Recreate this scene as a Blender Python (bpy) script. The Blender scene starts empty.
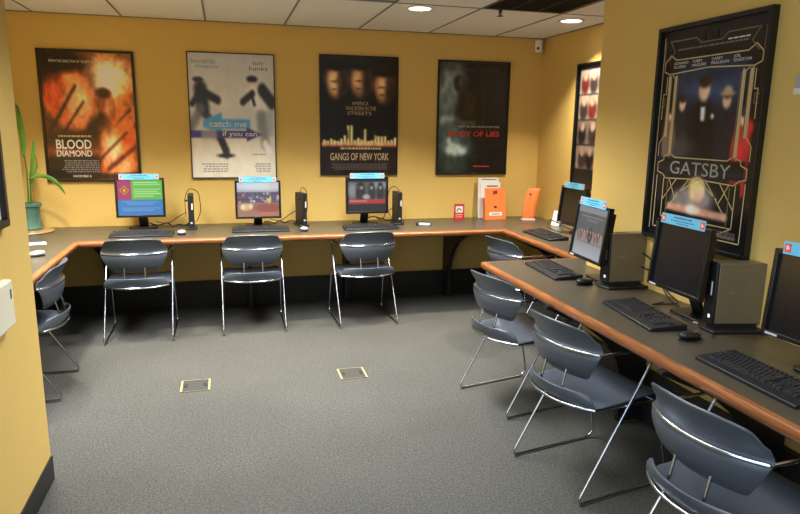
import bpy, bmesh, math, random
import numpy as np
from mathutils import Vector, Matrix
random.seed(7)
PI = math.pi
SC = bpy.context.scene
COL = SC.collection
def lin(c):
    c = c / 255.0
    return c / 12.92 if c <= 0.04045 else ((c + 0.055) / 1.055) ** 2.4
def rgb(r, g, b): return (lin(r), lin(g), lin(b), 1.0)

# ---------------------------------------------------------------- camera
CH = 1.5814
yaw, pitch, roll, FPX = 0.26475, 0.19882, 0.01360, 642.06
fw = Vector((math.sin(yaw) * math.cos(pitch), math.cos(yaw) * math.cos(pitch), -math.sin(pitch)))
rt = Vector((math.cos(yaw), -math.sin(yaw), 0))
up = rt.cross(fw)
r2 = math.cos(roll) * rt + math.sin(roll) * up
u2 = -math.sin(roll) * rt + math.cos(roll) * up
cd = bpy.data.cameras.new('camera'); cam = bpy.data.objects.new('camera', cd); COL.objects.link(cam)
M = Matrix((r2, u2, -fw)).transposed().to_4x4(); M.translation = Vector((0, 0, CH)); cam.matrix_world = M
cd.sensor_fit = 'HORIZONTAL'; cd.sensor_width = 36.0; cd.lens = FPX / 800 * 36.0; cd.clip_start = 0.05
SC.camera = cam
# ---------------------------------------------------------------- light
vs = SC.view_settings
vs.view_transform = 'Standard'; vs.look = 'None'; vs.gamma = 1.0; vs.use_curve_mapping = False
vs.exposure = 0.14
SC.cycles.max_bounces = 8; SC.cycles.diffuse_bounces = 5; SC.cycles.glossy_bounces = 4
W = bpy.data.worlds.new('world'); SC.world = W; W.use_nodes = True
W.node_tree.nodes['Background'].inputs[0].default_value = (0.75, 0.85, 1.0, 1)
W.node_tree.nodes['Background'].inputs[1].default_value = 0.6
def area(name, loc, sx, sy, power, color, rot=(0, 0, 0), spread=180):
    l = bpy.data.lights.new(name, 'AREA'); l.shape = 'RECTANGLE'; l.size = sx; l.size_y = sy
    l.energy = power; l.color = color; l.spread = math.radians(spread)
    o = bpy.data.objects.new(name, l); COL.objects.link(o); o.location = loc; o.rotation_euler = rot
    return o
ZC = 2.42
TROFF = [(-1.07, 3.85), (2.1, 4.1), (0.84, 3.85), (0.2, 2.6), (0.84, 1.3), (0.84, -0.6)]
TW, TL = 0.6, 1.2
for i, (x, y) in enumerate(TROFF):
    if i == 1: continue      # that cell holds an air vent
    area('troffer_light', (x, y, ZC - 0.006), TW - 0.06, TL - 0.06, (66, 0, 66, 26, 12, 12)[i], (0.93, 0.965, 1.0), spread=122)
CANS = [(1.383, 4.65), (2.655, 4.765), (0.11, 4.65), (-1.16, 4.65)]
for x, y in CANS:
    l = bpy.data.lights.new('can_light', 'AREA'); l.shape = 'DISK'; l.size = 0.13; l.energy = 20; l.color = (1.0, 0.93, 0.80); l.spread = math.radians(100)
    o = bpy.data.objects.new('can_light', l); COL.objects.link(o); o.location = (x, y, ZC - 0.004)
# daylight through the window wall behind the camera
area('window_daylight', (0.7, -2.02, 1.3), 2.9, 2.0, 88, (0.56, 0.77, 1.0), rot=(-PI / 2, 0, 0))
area('added_side_daylight', (-0.93, -0.2, 1.4), 1.7, 2.2, 44, (0.58, 0.78, 1.0), rot=(0, -PI / 2, 0))  # added side light that brightens the right-hand chairs and computers

# ---------------------------------------------------------------- materials
MATS = {}
def mat(name, col, rough=0.5, metal=0.0, spec=0.5, noise=None, bump=None, coat=0.0, coat_rough=0.1, emit=None, estr=1.0):
    """noise=(scale, amount) varies the colour; bump=(scale, strength, distance)"""
    m = bpy.data.materials.new(name); m.use_nodes = True; nt = m.node_tree; b = nt.nodes['Principled BSDF']
    b.inputs['Base Color'].default_value = col; b.inputs['Roughness'].default_value = rough
    b.inputs['Metallic'].default_value = metal; b.inputs['Specular IOR Level'].default_value = spec
    b.inputs['Coat Weight'].default_value = coat; b.inputs['Coat Roughness'].default_value = coat_rough
    tc = nt.nodes.new('ShaderNodeTexCoord')
    if noise:
        n = nt.nodes.new('ShaderNodeTexNoise'); n.inputs['Scale'].default_value = noise[0]; n.inputs['Detail'].default_value = 6
        nt.links.new(tc.outputs['Object'], n.inputs['Vector'])
        r = nt.nodes.new('ShaderNodeMapRange'); r.inputs['To Min'].default_value = 1 - noise[1]; r.inputs['To Max'].default_value = 1 + noise[1]
        r.inputs['From Min'].default_value = 0.3; r.inputs['From Max'].default_value = 0.7
        nt.links.new(n.outputs['Fac'], r.inputs['Value'])
        mx = nt.nodes.new('ShaderNodeVectorMath'); mx.operation = 'SCALE'; mx.inputs[0].default_value = col[:3]
        nt.links.new(r.outputs['Result'], mx.inputs['Scale']); nt.links.new(mx.outputs['Vector'], b.inputs['Base Color'])
    if bump:
        n2 = nt.nodes.new('ShaderNodeTexNoise'); n2.inputs['Scale'].default_value = bump[0]; n2.inputs['Detail'].default_value = 4
        nt.links.new(tc.outputs['Object'], n2.inputs['Vector'])
        bp = nt.nodes.new('ShaderNodeBump'); bp.inputs['Strength'].default_value = bump[1]; bp.inputs['Distance'].default_value = bump[2]
        nt.links.new(n2.outputs['Fac'], bp.inputs['Height']); nt.links.new(bp.outputs['Normal'], b.inputs['Normal'])
    if emit:
        b.inputs['Emission Color'].default_value = emit; b.inputs['Emission Strength'].default_value = estr
    MATS[name] = m
    return m
wall_m = mat('yellow_wall_paint', rgb(217, 183, 104), 0.6, noise=(1.3, 0.02), bump=(160, 0.12, 0.002), spec=0.3)
black_base_m = mat('black_vinyl_base', rgb(30, 29, 27), 0.5, noise=(9, 0.15))
carpet_m = mat('grey_carpet', rgb(128, 128, 122), 0.97, spec=0.1)
def carpet_nodes(m):
    nt = m.node_tree; b = nt.nodes['Principled BSDF']; tc = nt.nodes['Texture Coordinate']
    def nz(sc, det, lo, hi, stretch=None):
        n = nt.nodes.new('ShaderNodeTexNoise'); n.inputs['Scale'].default_value = sc; n.inputs['Detail'].default_value = det
        if stretch:
            mp = nt.nodes.new('ShaderNodeMapping'); mp.inputs['Scale'].default_value = stretch
            nt.links.new(tc.outputs['Object'], mp.inputs['Vector']); nt.links.new(mp.outputs['Vector'], n.inputs['Vector'])
        else: nt.links.new(tc.outputs['Object'], n.inputs['Vector'])
        r = nt.nodes.new('ShaderNodeMapRange'); r.inputs['From Min'].default_value = 0.32; r.inputs['From Max'].default_value = 0.68
        r.inputs['To Min'].default_value = lo; r.inputs['To Max'].default_value = hi
        nt.links.new(n.outputs['Fac'], r.inputs['Value']); return r, n
    a, n1 = nz(110, 6, 0.62, 1.38); c, _ = nz(1.6, 4, 0.93, 1.07); d, _ = nz(26, 4, 0.9, 1.1, (1, 5, 1))
    m1 = nt.nodes.new('ShaderNodeMath'); m1.operation = 'MULTIPLY'; nt.links.new(a.outputs[0], m1.inputs[0]); nt.links.new(c.outputs[0], m1.inputs[1])
    m2 = nt.nodes.new('ShaderNodeMath'); m2.operation = 'MULTIPLY'; nt.links.new(m1.outputs[0], m2.inputs[0]); nt.links.new(d.outputs[0], m2.inputs[1])
    s = nt.nodes.new('ShaderNodeVectorMath'); s.operation = 'SCALE'; s.inputs[0].default_value = rgb(73, 72, 67)[:3]
    nt.links.new(m2.outputs[0], s.inputs['Scale']); nt.links.new(s.outputs['Vector'], b.inputs['Base Color'])
    bp = nt.nodes.new('ShaderNodeBump'); bp.inputs['Strength'].default_value = 0.5; bp.inputs['Distance'].default_value = 0.004
    nt.links.new(n1.outputs['Fac'], bp.inputs['Height']); nt.links.new(bp.outputs['Normal'], b.inputs['Normal'])
carpet_nodes(carpet_m)
ceil_m = mat('white_ceiling_tile', rgb(238, 240, 242), 0.95, noise=(60, 0.05), bump=(220, 0.3, 0.002), spec=0.1)
grid_m = mat('ceiling_grid_metal', rgb(120, 120, 116), 0.5)
lam_m = mat('grey_brown_laminate', rgb(74, 67, 54), 0.34, noise=(35, 0.10), spec=0.34)
def wood_nodes(name, c1, c2, rough):
    m = mat(name, rgb(*c1), rough, coat=0.35, coat_rough=0.25); nt = m.node_tree; b = nt.nodes['Principled BSDF']; tc = nt.nodes['Texture Coordinate']
    mp = nt.nodes.new('ShaderNodeMapping'); mp.inputs['Scale'].default_value = (2.2, 2.2, 60)
    n = nt.nodes.new('ShaderNodeTexNoise'); n.inputs['Scale'].default_value = 3.0; n.inputs['Detail'].default_value = 8; n.inputs['Distortion'].default_value = 0.6
    nt.links.new(tc.outputs['Object'], mp.inputs['Vector']); nt.links.new(mp.outputs['Vector'], n.inputs['Vector'])
    r = nt.nodes.new('ShaderNodeValToRGB'); r.color_ramp.elements[0].color = rgb(*c2); r.color_ramp.elements[1].color = rgb(*c1)
    r.color_ramp.elements[0].position = 0.35; r.color_ramp.elements[1].position = 0.65
    nt.links.new(n.outputs['Fac'], r.inputs['Fac']); nt.links.new(r.outputs['Color'], b.inputs['Base Color'])
    return m
wood_m = wood_nodes('orange_wood_edging', (158, 98, 52), (118, 68, 34), 0.35)
tray_m = wood_nodes('tan_wood', (176, 140, 90), (150, 112, 70), 0.5)
black_m = mat('matt_black_plastic', rgb(26, 26, 28), 0.45, noise=(40, 0.08))
gloss_black_m = mat('dark_monitor_plastic', rgb(20, 20, 22), 0.28)
key_m = mat('black_keycap_plastic', rgb(42, 43, 47), 0.36, spec=0.35)
kbody_m = mat('keyboard_body_plastic', rgb(24, 25, 28), 0.42)
chair_m = mat('blue_grey_chair_plastic', rgb(72, 78, 86), 0.32, noise=(30, 0.04), spec=0.5)
chrome_m = mat('chrome_tube', (0.58, 0.63, 0.72, 1), 0.18, metal=1.0)
foot_m = mat('black_rubber', rgb(22, 22, 22), 0.7)
frame_m = mat('black_poster_frame', rgb(24, 22, 22), 0.3)
off_m = mat('dark_lcd_glass', rgb(16, 18, 24), 0.22, spec=0.6)
silver_m = mat('silver_plastic', rgb(190, 192, 196), 0.35)
white_m = mat('white_plastic', rgb(226, 224, 214), 0.45)
cream_m = mat('cream_plastic', rgb(222, 216, 190), 0.5)
paper_m = mat('white_paper', rgb(226, 226, 222), 0.7)
blue_m = mat('light_blue_paper', rgb(112, 196, 232), 0.6)
dblue_m = mat('dark_print_ink', rgb(52, 92, 130), 0.7)
redink_m = mat('orange_red_ink', rgb(232, 96, 70), 0.7)
pink_m = mat('pale_pink_paper', rgb(236, 170, 160), 0.7)
orange_m = mat('bright_orange_paper', rgb(240, 128, 62), 0.6)
dark_ink_m = mat('black_ink', rgb(60, 40, 34), 0.7)
red_m = mat('red_paper', rgb(190, 44, 44), 0.5)
tower_m = mat('bronze_grey_metal', rgb(126, 116, 94), 0.42, metal=0.3, noise=(14, 0.05))
steel_m = mat('dull_badge_metal', rgb(165, 160, 150), 0.35, metal=0.7)
brass_m = mat('brass_frame', rgb(136, 126, 88), 0.6, metal=0.1)
outlet_m = mat('grey_floor_plate', rgb(62, 61, 57), 0.95, spec=0.1)
pot_m = mat('teal_glazed_ceramic', rgb(74, 112, 100), 0.3, noise=(12, 0.25), coat=0.3)
soil_m = mat('dark_soil', rgb(50, 36, 24), 0.9, bump=(60, 0.8, 0.01))
leaf_m = mat('green_leaf', rgb(84, 132, 50), 0.45, noise=(14, 0.25))
stem_m = mat('green_stem', rgb(62, 104, 42), 0.5, noise=(10, 0.2))
lens_m = mat('lit_lamp_lens', rgb(255, 250, 230), 0.5, emit=(1.0, 0.95, 0.82, 1), estr=6.0)
louver_m = mat('dark_louver_metal', rgb(46, 45, 40), 0.4)
gold_m = mat('pale_gold_ink', rgb(206, 184, 132), 0.4)
goldd_m = mat('dim_gold_ink', rgb(120, 106, 74), 0.45)
led_m = mat('small_white_light', rgb(240, 240, 255), 0.4, emit=(0.8, 0.85, 1, 1), estr=1.5)
cable_m = mat('black_cable_rubber', rgb(20, 20, 20), 0.5)
winframe_m = mat('dark_window_frame', rgb(60, 58, 54), 0.5)
def ink(name, c, rough=0.4): return mat(name, rgb(*c), rough)
w_ink = ink('white_print_ink', (228, 224, 216)); g_ink = ink('grey_print_ink', (120, 112, 108)); dg_ink = ink('dim_grey_print_ink', (88, 80, 78))
r_ink = ink('red_print_ink', (214, 62, 40)); dr_ink = ink('dim_red_print_ink', (112, 40, 30)); tan_ink = ink('tan_print_ink', (196, 170, 130))
b_ink = ink('blue_print_ink', (104, 140, 178)); dk_ink = ink('dark_grey_print_ink', (74, 76, 84)); lg_ink = ink('light_grey_print_ink', (176, 174, 170))
sky_ink = ink('bright_blue_print_ink', (84, 160, 220)); vio_ink = ink('indigo_print_ink', (70, 66, 140))

def pic_mat(name, rough=0.22, emit=0.0, coat=0.0):
    m = bpy.data.materials.new(name); m.use_nodes = True; nt = m.node_tree; b = nt.nodes['Principled BSDF']
    a = nt.nodes.new('ShaderNodeVertexColor'); a.layer_name = 'print'
    nt.links.new(a.outputs['Color'], b.inputs['Base Color']); b.inputs['Roughness'].default_value = rough
    b.inputs['Coat Weight'].default_value = coat; b.inputs['Coat Roughness'].default_value = 0.03
    if emit:
        b.inputs['Base Color'].default_value = (0.02, 0.02, 0.02, 1); nt.links.remove(b.inputs['Base Color'].links[0])
        nt.links.new(a.outputs['Color'], b.inputs['Emission Color']); b.inputs['Emission Strength'].default_value = emit
    return m
print_m = pic_mat('glossy_poster_print', 0.3, coat=0.0)
screen_m = pic_mat('lit_screen', 0.3, emit=0.85)

# ---------------------------------------------------------------- mesh helpers
class MB:
    def __init__(s): s.v = []; s.f = []; s.mi = []; s.m = 0
    def add(s, vs, fs, m=None):
        o = len(s.v); s.v += [tuple(v) for v in vs]; s.f += [tuple(i + o for i in f) for f in fs]; s.mi += [s.m if m is None else m] * len(fs)
    def box(s, x0, x1, y0, y1, z0, z1, T=None, m=None):
        vs = [Vector((x, y, z)) for z in (z0, z1) for x, y in ((x0, y0), (x1, y0), (x1, y1), (x0, y1))]
        if T: vs = [T @ v for v in vs]
        s.add(vs, [(3, 2, 1, 0), (4, 5, 6, 7), (0, 1, 5, 4), (1, 2, 6, 5), (2, 3, 7, 6), (3, 0, 4, 7)], m)
    def tube(s, pts, r, n=8, caps=True, m=None, radii=None):
        pts = [Vector(p) for p in pts]; k = len(pts); T0 = None; rings = []
        for i, p in enumerate(pts):
            t = (pts[min(i + 1, k - 1)] - pts[max(i - 1, 0)]).normalized()
            if T0 is None:
                a = Vector((0, 0, 1)) if abs(t.z) < 0.9 else Vector((1, 0, 0)); nn = t.cross(a).normalized()
            else:
                nn = (nn - t * nn.dot(t)).normalized()
            T0 = t; bb = t.cross(nn); rr = radii[i] if radii else r
            rings.append([p + (nn * math.cos(2 * PI * j / n) + bb * math.sin(2 * PI * j / n)) * rr for j in range(n)])
        vs = [v for rg in rings for v in rg]
        fs = [(i * n + j, i * n + (j + 1) % n, (i + 1) * n + (j + 1) % n, (i + 1) * n + j) for i in range(k - 1) for j in range(n)]
        if caps: fs += [tuple(range(n))[::-1], tuple((k - 1) * n + j for j in range(n))]
        s.add(vs, fs, m)
    def lathe(s, prof, n=24, c=(0, 0, 0), m=None):
        vs = [(c[0] + r * math.cos(2 * PI * j / n), c[1] + r * math.sin(2 * PI * j / n), c[2] + z) for r, z in prof for j in range(n)]
        fs = [(i * n + j, i * n + (j + 1) % n, (i + 1) * n + (j + 1) % n, (i + 1) * n + j) for i in range(len(prof) - 1) for j in range(n)]
        fs += [tuple(range(n))[::-1], tuple((len(prof) - 1) * n + j for j in range(n))]
        s.add(vs, fs, m)
    def prism(s, poly, z0, z1, T=None, m=None):
        n = len(poly); vs = [Vector((x, y, z0)) for x, y in poly] + [Vector((x, y, z1)) for x, y in poly]
        if T: vs = [T @ v for v in vs]
        s.add(vs, [tuple(range(n))[::-1], tuple(range(n, 2 * n))] + [(i, (i + 1) % n, n + (i + 1) % n, n + i) for i in range(n)], m)
    def grid(s, P, m=None, closed=False):
        nr, nc = len(P), len(P[0]); vs = [p for r in P for p in r]
        s.add(vs, [(i * nc + j, i * nc + j + 1, (i + 1) * nc + j + 1, (i + 1) * nc + j) for i in range(nr - 1) for j in range(nc - 1)], m)
    def build(s, name, mats, parent=None, smooth=None, bev=None, fix=True):
        me = bpy.data.meshes.new(name); me.from_pydata(s.v, [], s.f)
        if fix:
            bm = bmesh.new(); bm.from_mesh(me); bmesh.ops.recalc_face_normals(bm, faces=bm.faces); bm.to_mesh(me); bm.free()
        for m in (mats if isinstance(mats, (list, tuple)) else [mats]): me.materials.append(m)
        me.polygons.foreach_set('material_index', s.mi)
        if smooth is not None or bev:
            me.polygons.foreach_set('use_smooth', [True] * len(me.polygons)); me.set_sharp_from_angle(angle=math.radians(smooth or 35))
        o = bpy.data.objects.new(name, me); COL.objects.link(o)
        if parent: o.parent = parent
        if bev:
            b = o.modifiers.new('bevel', 'BEVEL'); b.width = bev; b.segments = 2; b.limit_method = 'ANGLE'; b.angle_limit = math.radians(40)
        return o
def one(shape, name, mats, parent=None, **k):
    mb = MB(); shape(mb); return mb.build(name, mats, parent, **k)
def box(name, m, x0, x1, y0, y1, z0, z1, parent=None, bev=None):
    mb = MB(); mb.box(x0, x1, y0, y1, z0, z1); return mb.build(name, m, parent, bev=bev)
def tag(o, label, cat, group=None):
    o['label'] = label; o['category'] = cat
    if group: o['group'] = group
    return o
def thing(name, label, cat, loc=(0, 0, 0), rz=0.0, group=None):
    o = bpy.data.objects.new(name, None); COL.objects.link(o); o.empty_display_size = 0.1
    o.location = loc; o.rotation_euler = (0, 0, rz)
    return tag(o, label, cat, group)
def struct(o): o['kind'] = 'structure'; return o
def dup(root, loc, rz, label):
    r = root.copy(); COL.objects.link(r); r.location = loc; r.rotation_euler = (0, 0, rz); r['label'] = label
    for ch in list(root.children):
        c = ch.copy(); COL.objects.link(c); c.parent = r
        for g in list(ch.children):
            d = g.copy(); COL.objects.link(d); d.parent = c
    return r
def fillet(pts, rad, n=6):
    out = [Vector(pts[0])]
    for i in range(1, len(pts) - 1):
        a, b, c = Vector(pts[i - 1]), Vector(pts[i]), Vector(pts[i + 1]); r = rad[i] if isinstance(rad, dict) and i in rad else (rad if not isinstance(rad, dict) else 0.03)
        d1 = (a - b); d2 = (c - b); r = min(r, d1.length * 0.49, d2.length * 0.49); p0 = b + d1.normalized() * r; p1 = b + d2.normalized() * r
        for k in range(n + 1):
            t = k / n; out.append((1 - t) ** 2 * p0 + 2 * t * (1 - t) * b + t * t * p1)
    out.append(Vector(pts[-1])); return out
def text(s, w, h, m, T, parent, name='lettering', ext=0.0004, bold=0.0):
    """lettering fitted into a w x h box whose lower left corner is the origin of T, reading along local +x, up = local +y"""
    cu = bpy.data.curves.new('t', 'FONT'); cu.body = s; cu.size = 1.0; cu.extrude = 0.0; cu.offset = bold; cu.resolution_u = 3
    t = bpy.data.objects.new('t', cu); COL.objects.link(t)
    bpy.context.view_layer.update()
    me = bpy.data.meshes.new_from_object(t.evaluated_get(bpy.context.evaluated_depsgraph_get()))
    bpy.data.objects.remove(t)
    n = len(me.vertices); co = np.empty(n * 3); me.vertices.foreach_get('co', co); co = co.reshape(-1, 3)
    lo, hi = co.min(0), co.max(0)
    co[:, 0] = (co[:, 0] - lo[0]) / (hi[0] - lo[0]) * w; co[:, 1] = (co[:, 1] - lo[1]) / (hi[1] - lo[1]) * h
    me.vertices.foreach_set('co', co.ravel()); me.transform(T); me.materials.clear(); me.materials.append(m)
    me.name = name
    o = bpy.data.objects.new(name, me); COL.objects.link(o); o.parent = parent
    return o
def face_T(x, y, z):
    """frame on a plane facing local -y: text x -> +x, text y -> +z"""
    return Matrix(((1, 0, 0, x), (0, 0, -1, y), (0, 1, 0, z), (0, 0, 0, 1)))

# ---------------------------------------------------------------- picture raster (vertex colours = pigments / screen pixels)
class Pic:
    def __init__(s, nx, ny, base):
        s.nx, s.ny = nx, ny; s.a = np.zeros((ny, nx, 3)); s.a[:] = base
        s.U, s.V = np.meshgrid((np.arange(nx) + 0.5) / nx, (np.arange(ny) + 0.5) / ny)
    def mix(s, k, c): s.a += (np.array(c, float) - s.a) * np.clip(k, 0, 1)[..., None]
    def ell(s, cx, cy, rx, ry, c, soft=0.3, op=1.0, rot=0.0):
        x = s.U - cx; y = s.V - cy; cr, sr = math.cos(rot), math.sin(rot); x, y = x * cr + y * sr, -x * sr + y * cr
        d = np.sqrt((x / rx) ** 2 + (y / ry) ** 2); s.mix(np.clip((1 + soft - d) / (2 * soft), 0, 1) * op, c)
    def rect(s, x0, y0, x1, y1, c, soft=0.004, op=1.0):
        kx = np.clip((s.U - x0) / soft + .5, 0, 1) * np.clip((x1 - s.U) / soft + .5, 0, 1)
        ky = np.clip((s.V - y0) / soft + .5, 0, 1) * np.clip((y1 - s.V) / soft + .5, 0, 1); s.mix(kx * ky * op, c)
    def line(s, x0, y0, x1, y1, w, c, soft=0.5, op=1.0):
        dx, dy = x1 - x0, y1 - y0; L = dx * dx + dy * dy
        t = np.clip(((s.U - x0) * dx + (s.V - y0) * dy) / L, 0, 1); d = np.hypot(s.U - x0 - t * dx, s.V - y0 - t * dy) / w
        s.mix(np.clip((1 + soft - d) / (2 * soft), 0, 1) * op, c)
    def grad(s, c0, c1, v0=0.0, v1=1.0, op=1.0):
        t = np.clip((s.V - v0) / (v1 - v0), 0, 1)[..., None]; s.a = s.a * (1 - op) + op * (np.array(c0) * (1 - t) + np.array(c1) * t)
    def noise(s, cells, amt, seed=1):
        rs = np.random.RandomState(seed); g = rs.rand(cells + 2, cells + 2); x = s.U * cells; y = s.V * cells
        i = y.astype(int); j = x.astype(int); fx = x - j; fy = y - i
        n = (g[i, j] * (1 - fx) + g[i, j + 1] * fx) * (1 - fy) + (g[i + 1, j] * (1 - fx) + g[i + 1, j + 1] * fx) * fy
        s.a *= (1 + amt * (2 * n - 1))[..., None]
    def vivid(s, g, c=1.0):
        s.a = np.clip((s.a - 90) * c + 90, 0, 255); s.a = np.clip(s.a * g, 0, 252)
    def mesh(s, name, w, h, m, T, parent):
        nx, ny = s.nx, s.ny; X = np.linspace(0, w, nx + 1); Y = np.linspace(h, 0, ny + 1)
        vs = [T @ Vector((x, y, 0)) for y in Y for x in X]; q = nx + 1
        fs = [(i * q + j, (i + 1) * q + j, (i + 1) * q + j + 1, i * q + j + 1) for i in range(ny) for j in range(nx)]
        me = bpy.data.meshes.new(name); me.from_pydata([tuple(v) for v in vs], [], fs)
        at = me.color_attributes.new('print', 'FLOAT_COLOR', 'CORNER')
        # smooth the picture across corners
        p = np.pad(s.a, ((1, 1), (1, 1), (0, 0)), 'edge'); vcol = (p[:-1, :-1] + p[1:, :-1] + p[:-1, 1:] + p[1:, 1:]) / 4
        vcol = np.clip(vcol, 0, 255) / 255; vcol = np.where(vcol <= .04045, vcol / 12.92, ((vcol + .055) / 1.055) ** 2.4)
        idx = np.array(fs).ravel(); c = np.ones((len(idx), 4)); c[:, :3] = vcol.reshape(-1, 3)[idx]
        at.data.foreach_set('color', c.ravel()); me.materials.append(m)
        o = bpy.data.objects.new(name, me); COL.objects.link(o); o.parent = parent
        return o

# ================================================================ ROOM SHELL
D = 5.773; XN = 2.944; XR = 2.197; XL = -0.812; XA = -1.85; YB = -2.0
YLE = 2.97; YRE = 3.56
struct(box('floor', carpet_m, -2.1, 3.2, YB, D + 0.2, -0.1, 0))
struct(box('wall_back', wall_m, -2.0, 3.1, D, D + 0.15, 0, 2.75))
struct(box('wall_right_nook', wall_m, XN, XN + 0.15, YRE - 0.15, D, 0, 2.75))
struct(box('wall_right_return', wall_m, XR, XN, YRE - 0.12, YRE, 0, 2.75))
struct(box('wall_right', wall_m, XR, XR + 0.12, YB, YRE - 0.12, 0, 2.75))
def leftw(mb):    # the near left wall, with an added, unseen window opening for side daylight
    y0, y1 = -1.35, 0.95
    mb.box(XL - 0.12, XL, YB, y0, 0, 2.75); mb.box(XL - 0.12, XL, y1, YLE, 0, 2.75)
    mb.box(XL - 0.12, XL, y0, y1, 0, 0.5); mb.box(XL - 0.12, XL, y0, y1, 2.25, 2.75)
struct(one(leftw, 'wall_left', wall_m))
def mull2(mb):
    for y in (-1.35, -0.2, 0.95): mb.box(XL - 0.09, XL - 0.04, y - 0.025, y + 0.025, 0.5, 2.25)
    for z in (0.5, 2.25): mb.box(XL - 0.09, XL - 0.04, -1.35, 0.95, z - 0.02, z + 0.02)
struct(one(mull2, 'added_side_window', winframe_m))  # frame for the added opening in the left wall, out of view
struct(box('wall_left_return', wall_m, XA, XL - 0.12, YLE - 0.12, YLE, 0, 2.75))
struct(box('wall_left_alcove', wall_m, XA - 0.15, XA, YLE - 0.12, D, 0, 2.75))
# rear wall with a wide window behind the camera
def rear(mb):
    wx0, wx1, wz0, wz1 = -0.72, 2.12, 0.3, 2.3
    mb.box(XL, wx0, YB - 0.1, YB, 0, 2.75); mb.box(wx1, XR, YB - 0.1, YB, 0, 2.75)
    mb.box(wx0, wx1, YB - 0.1, YB, 0, wz0); mb.box(wx0, wx1, YB - 0.1, YB, wz1, 2.75)
struct(one(rear, 'wall_rear', wall_m))
def mull(mb):
    for x in (-0.72, 0.0, 0.7, 1.41, 2.12): mb.box(x - 0.025, x + 0.025, YB - 0.03, YB + 0.02, 0.3, 2.3)
    for z in (0.3, 0.95, 2.3): mb.box(-0.72, 2.12, YB - 0.03, YB + 0.02, z - 0.02, z + 0.02)
struct(one(mull, 'window_1', winframe_m))
# ceiling: slab of tiles with troffer openings, T-bar grid
GX0, GP = -2.03, 0.638
gx = [GX0 + GP * k for k in range(9)]
TY = [D - 1.27 * k for k in range(9)]
troff_cells = [(gx[1], gx[2], TY[2], TY[1]), (gx[6], gx[7], TY[1] - 0.635, TY[1]), (gx[4], gx[5], TY[2], TY[1]), (gx[3], gx[4], TY[3], TY[2]), (gx[4], gx[5], TY[4], TY[3]), (gx[4], gx[5], TY[6], TY[5])]
for k, (a, b, c, d) in enumerate(troff_cells):   # line the lamps up with their cells
    if k == 1: continue
    o = [o for o in bpy.data.objects if o.name.startswith('troffer_light')][k - (k > 1)]; o.location = ((a + b) / 2, (c + d) / 2, ZC - 0.006)
def ceil(mb):
    ys = sorted(set([D, YB, TY[1] - 0.635] + [y for y in TY if YB < y < D]))
    xs = [-2.03] + gx[1:-1] + [3.12]
    for i in range(len(xs) - 1):
        for j in range(len(ys) - 1):
            a, b, c, d = xs[i], xs[i + 1], ys[j], ys[j + 1]
            if any(a > t[0] - .02 and b < t[1] + .02 and c > t[2] - .02 and d < t[3] + .02 for t in troff_cells):
                mb.box(a, b, c, d, ZC + 0.13, ZC + 0.2); continue
            mb.box(a, b, c, d, ZC, ZC + 0.05)
struct(one(ceil, 'ceiling', ceil_m))
def tbars(mb):
    for x in gx[1:]:
        if x < 3.1: mb.box(x - 0.007, x + 0.007, YB, D, ZC - 0.004, ZC + 0.012)
    for y in TY[1:]:
        if y > YB: mb.box(-2.0, 3.1, y - 0.007, y + 0.007, ZC - 0.0035, ZC + 0.012)
struct(one(tbars, 'trim_1', grid_m))
def wallang(mb):
    mb.box(XA, XN, D - 0.015, D, ZC - 0.006, ZC); mb.box(XN - 0.015, XN, YRE, D, ZC - 0.006, ZC)
struct(one(wallang, 'trim_2', grid_m))
# bases
struct(box('baseboard_back', black_base_m, XA, XN, D - 0.03, D, 0, 0.235))
struct(box('baseboard_right_nook', black_base_m, XN - 0.03, XN, YRE, D - 0.03, 0, 0.235))
struct(box('baseboard_right', black_base_m, XR - 0.03, XR, YB, YRE, 0, 0.31))
struct(box('baseboard_left', black_base_m, XL, XL + 0.006, YB, YLE + 0.006, 0, 0.112))
struct(box('baseboard_left_end', black_base_m, XA, XL, YLE, YLE + 0.006, 0, 0.112))
struct(box('baseboard_left_alcove', black_base_m, XA, XA + 0.03, YLE + .006, D - .03, 0, 0.235))

# ceiling fixtures
def can_builder(x, y, label):
    t = thing('recessed_light', label, 'ceiling light', (x, y, ZC), group='recessed ceiling lights')
    one(lambda mb: mb.lathe([(0.085, 0), (0.102, 0), (0.104, -0.004), (0.098, -0.008), (0.080, -0.006), (0.078, 0.0)], 32), 'trim_ring', white_m, t, smooth=40)
    one(lambda mb: mb.lathe([(0.0005, -0.0012), (0.079, -0.0012), (0.079, -0.0022), (0.0005, -0.0022)], 32), 'lens', lens_m, t, smooth=40)
    return t
c0 = can_builder(*CANS[0], 'round lit recessed ceiling light left of the sprinkler')
dup(c0, (CANS[1][0], CANS[1][1], ZC), 0, 'round lit recessed ceiling light next to the corner sensor, right of the sprinkler')
def troffer(cell, label):
    a, b, c, d = cell; t = thing('ceiling_vent', label, 'air vent', ((a + b) / 2, (c + d) / 2, ZC)); w, l = (b - a) / 2 - 0.01, (d - c) / 2 - 0.01
    def fr(mb):
        mb.box(-w, w, -l, -l + 0.02, -0.003, 0.1); mb.box(-w, w, l - 0.02, l, -0.003, 0.1); mb.box(-w, -w + 0.02, -l + .02, l - .02, -0.003, 0.1); mb.box(w - 0.02, w, -l + .02, l - .02, -0.003, 0.1)
    one(fr, 'housing', louver_m, t)
    def lv(mb):
        for k in range(1, 3): mb.box(-w + 2 * w * k / 3 - 0.004, -w + 2 * w * k / 3 + 0.004, -l + .02, l - .02, 0.0, 0.04)
        for k in range(1, 14): mb.box(-w + .02, w - .02, -l + 2 * l * k / 14 - 0.002, -l + 2 * l * k / 14 + 0.002, 0.0, 0.04)
    one(lv, 'louver', louver_m, t)
troffer(troff_cells[1], 'dark slatted square air vent in the ceiling at the top edge of the view')
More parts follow.
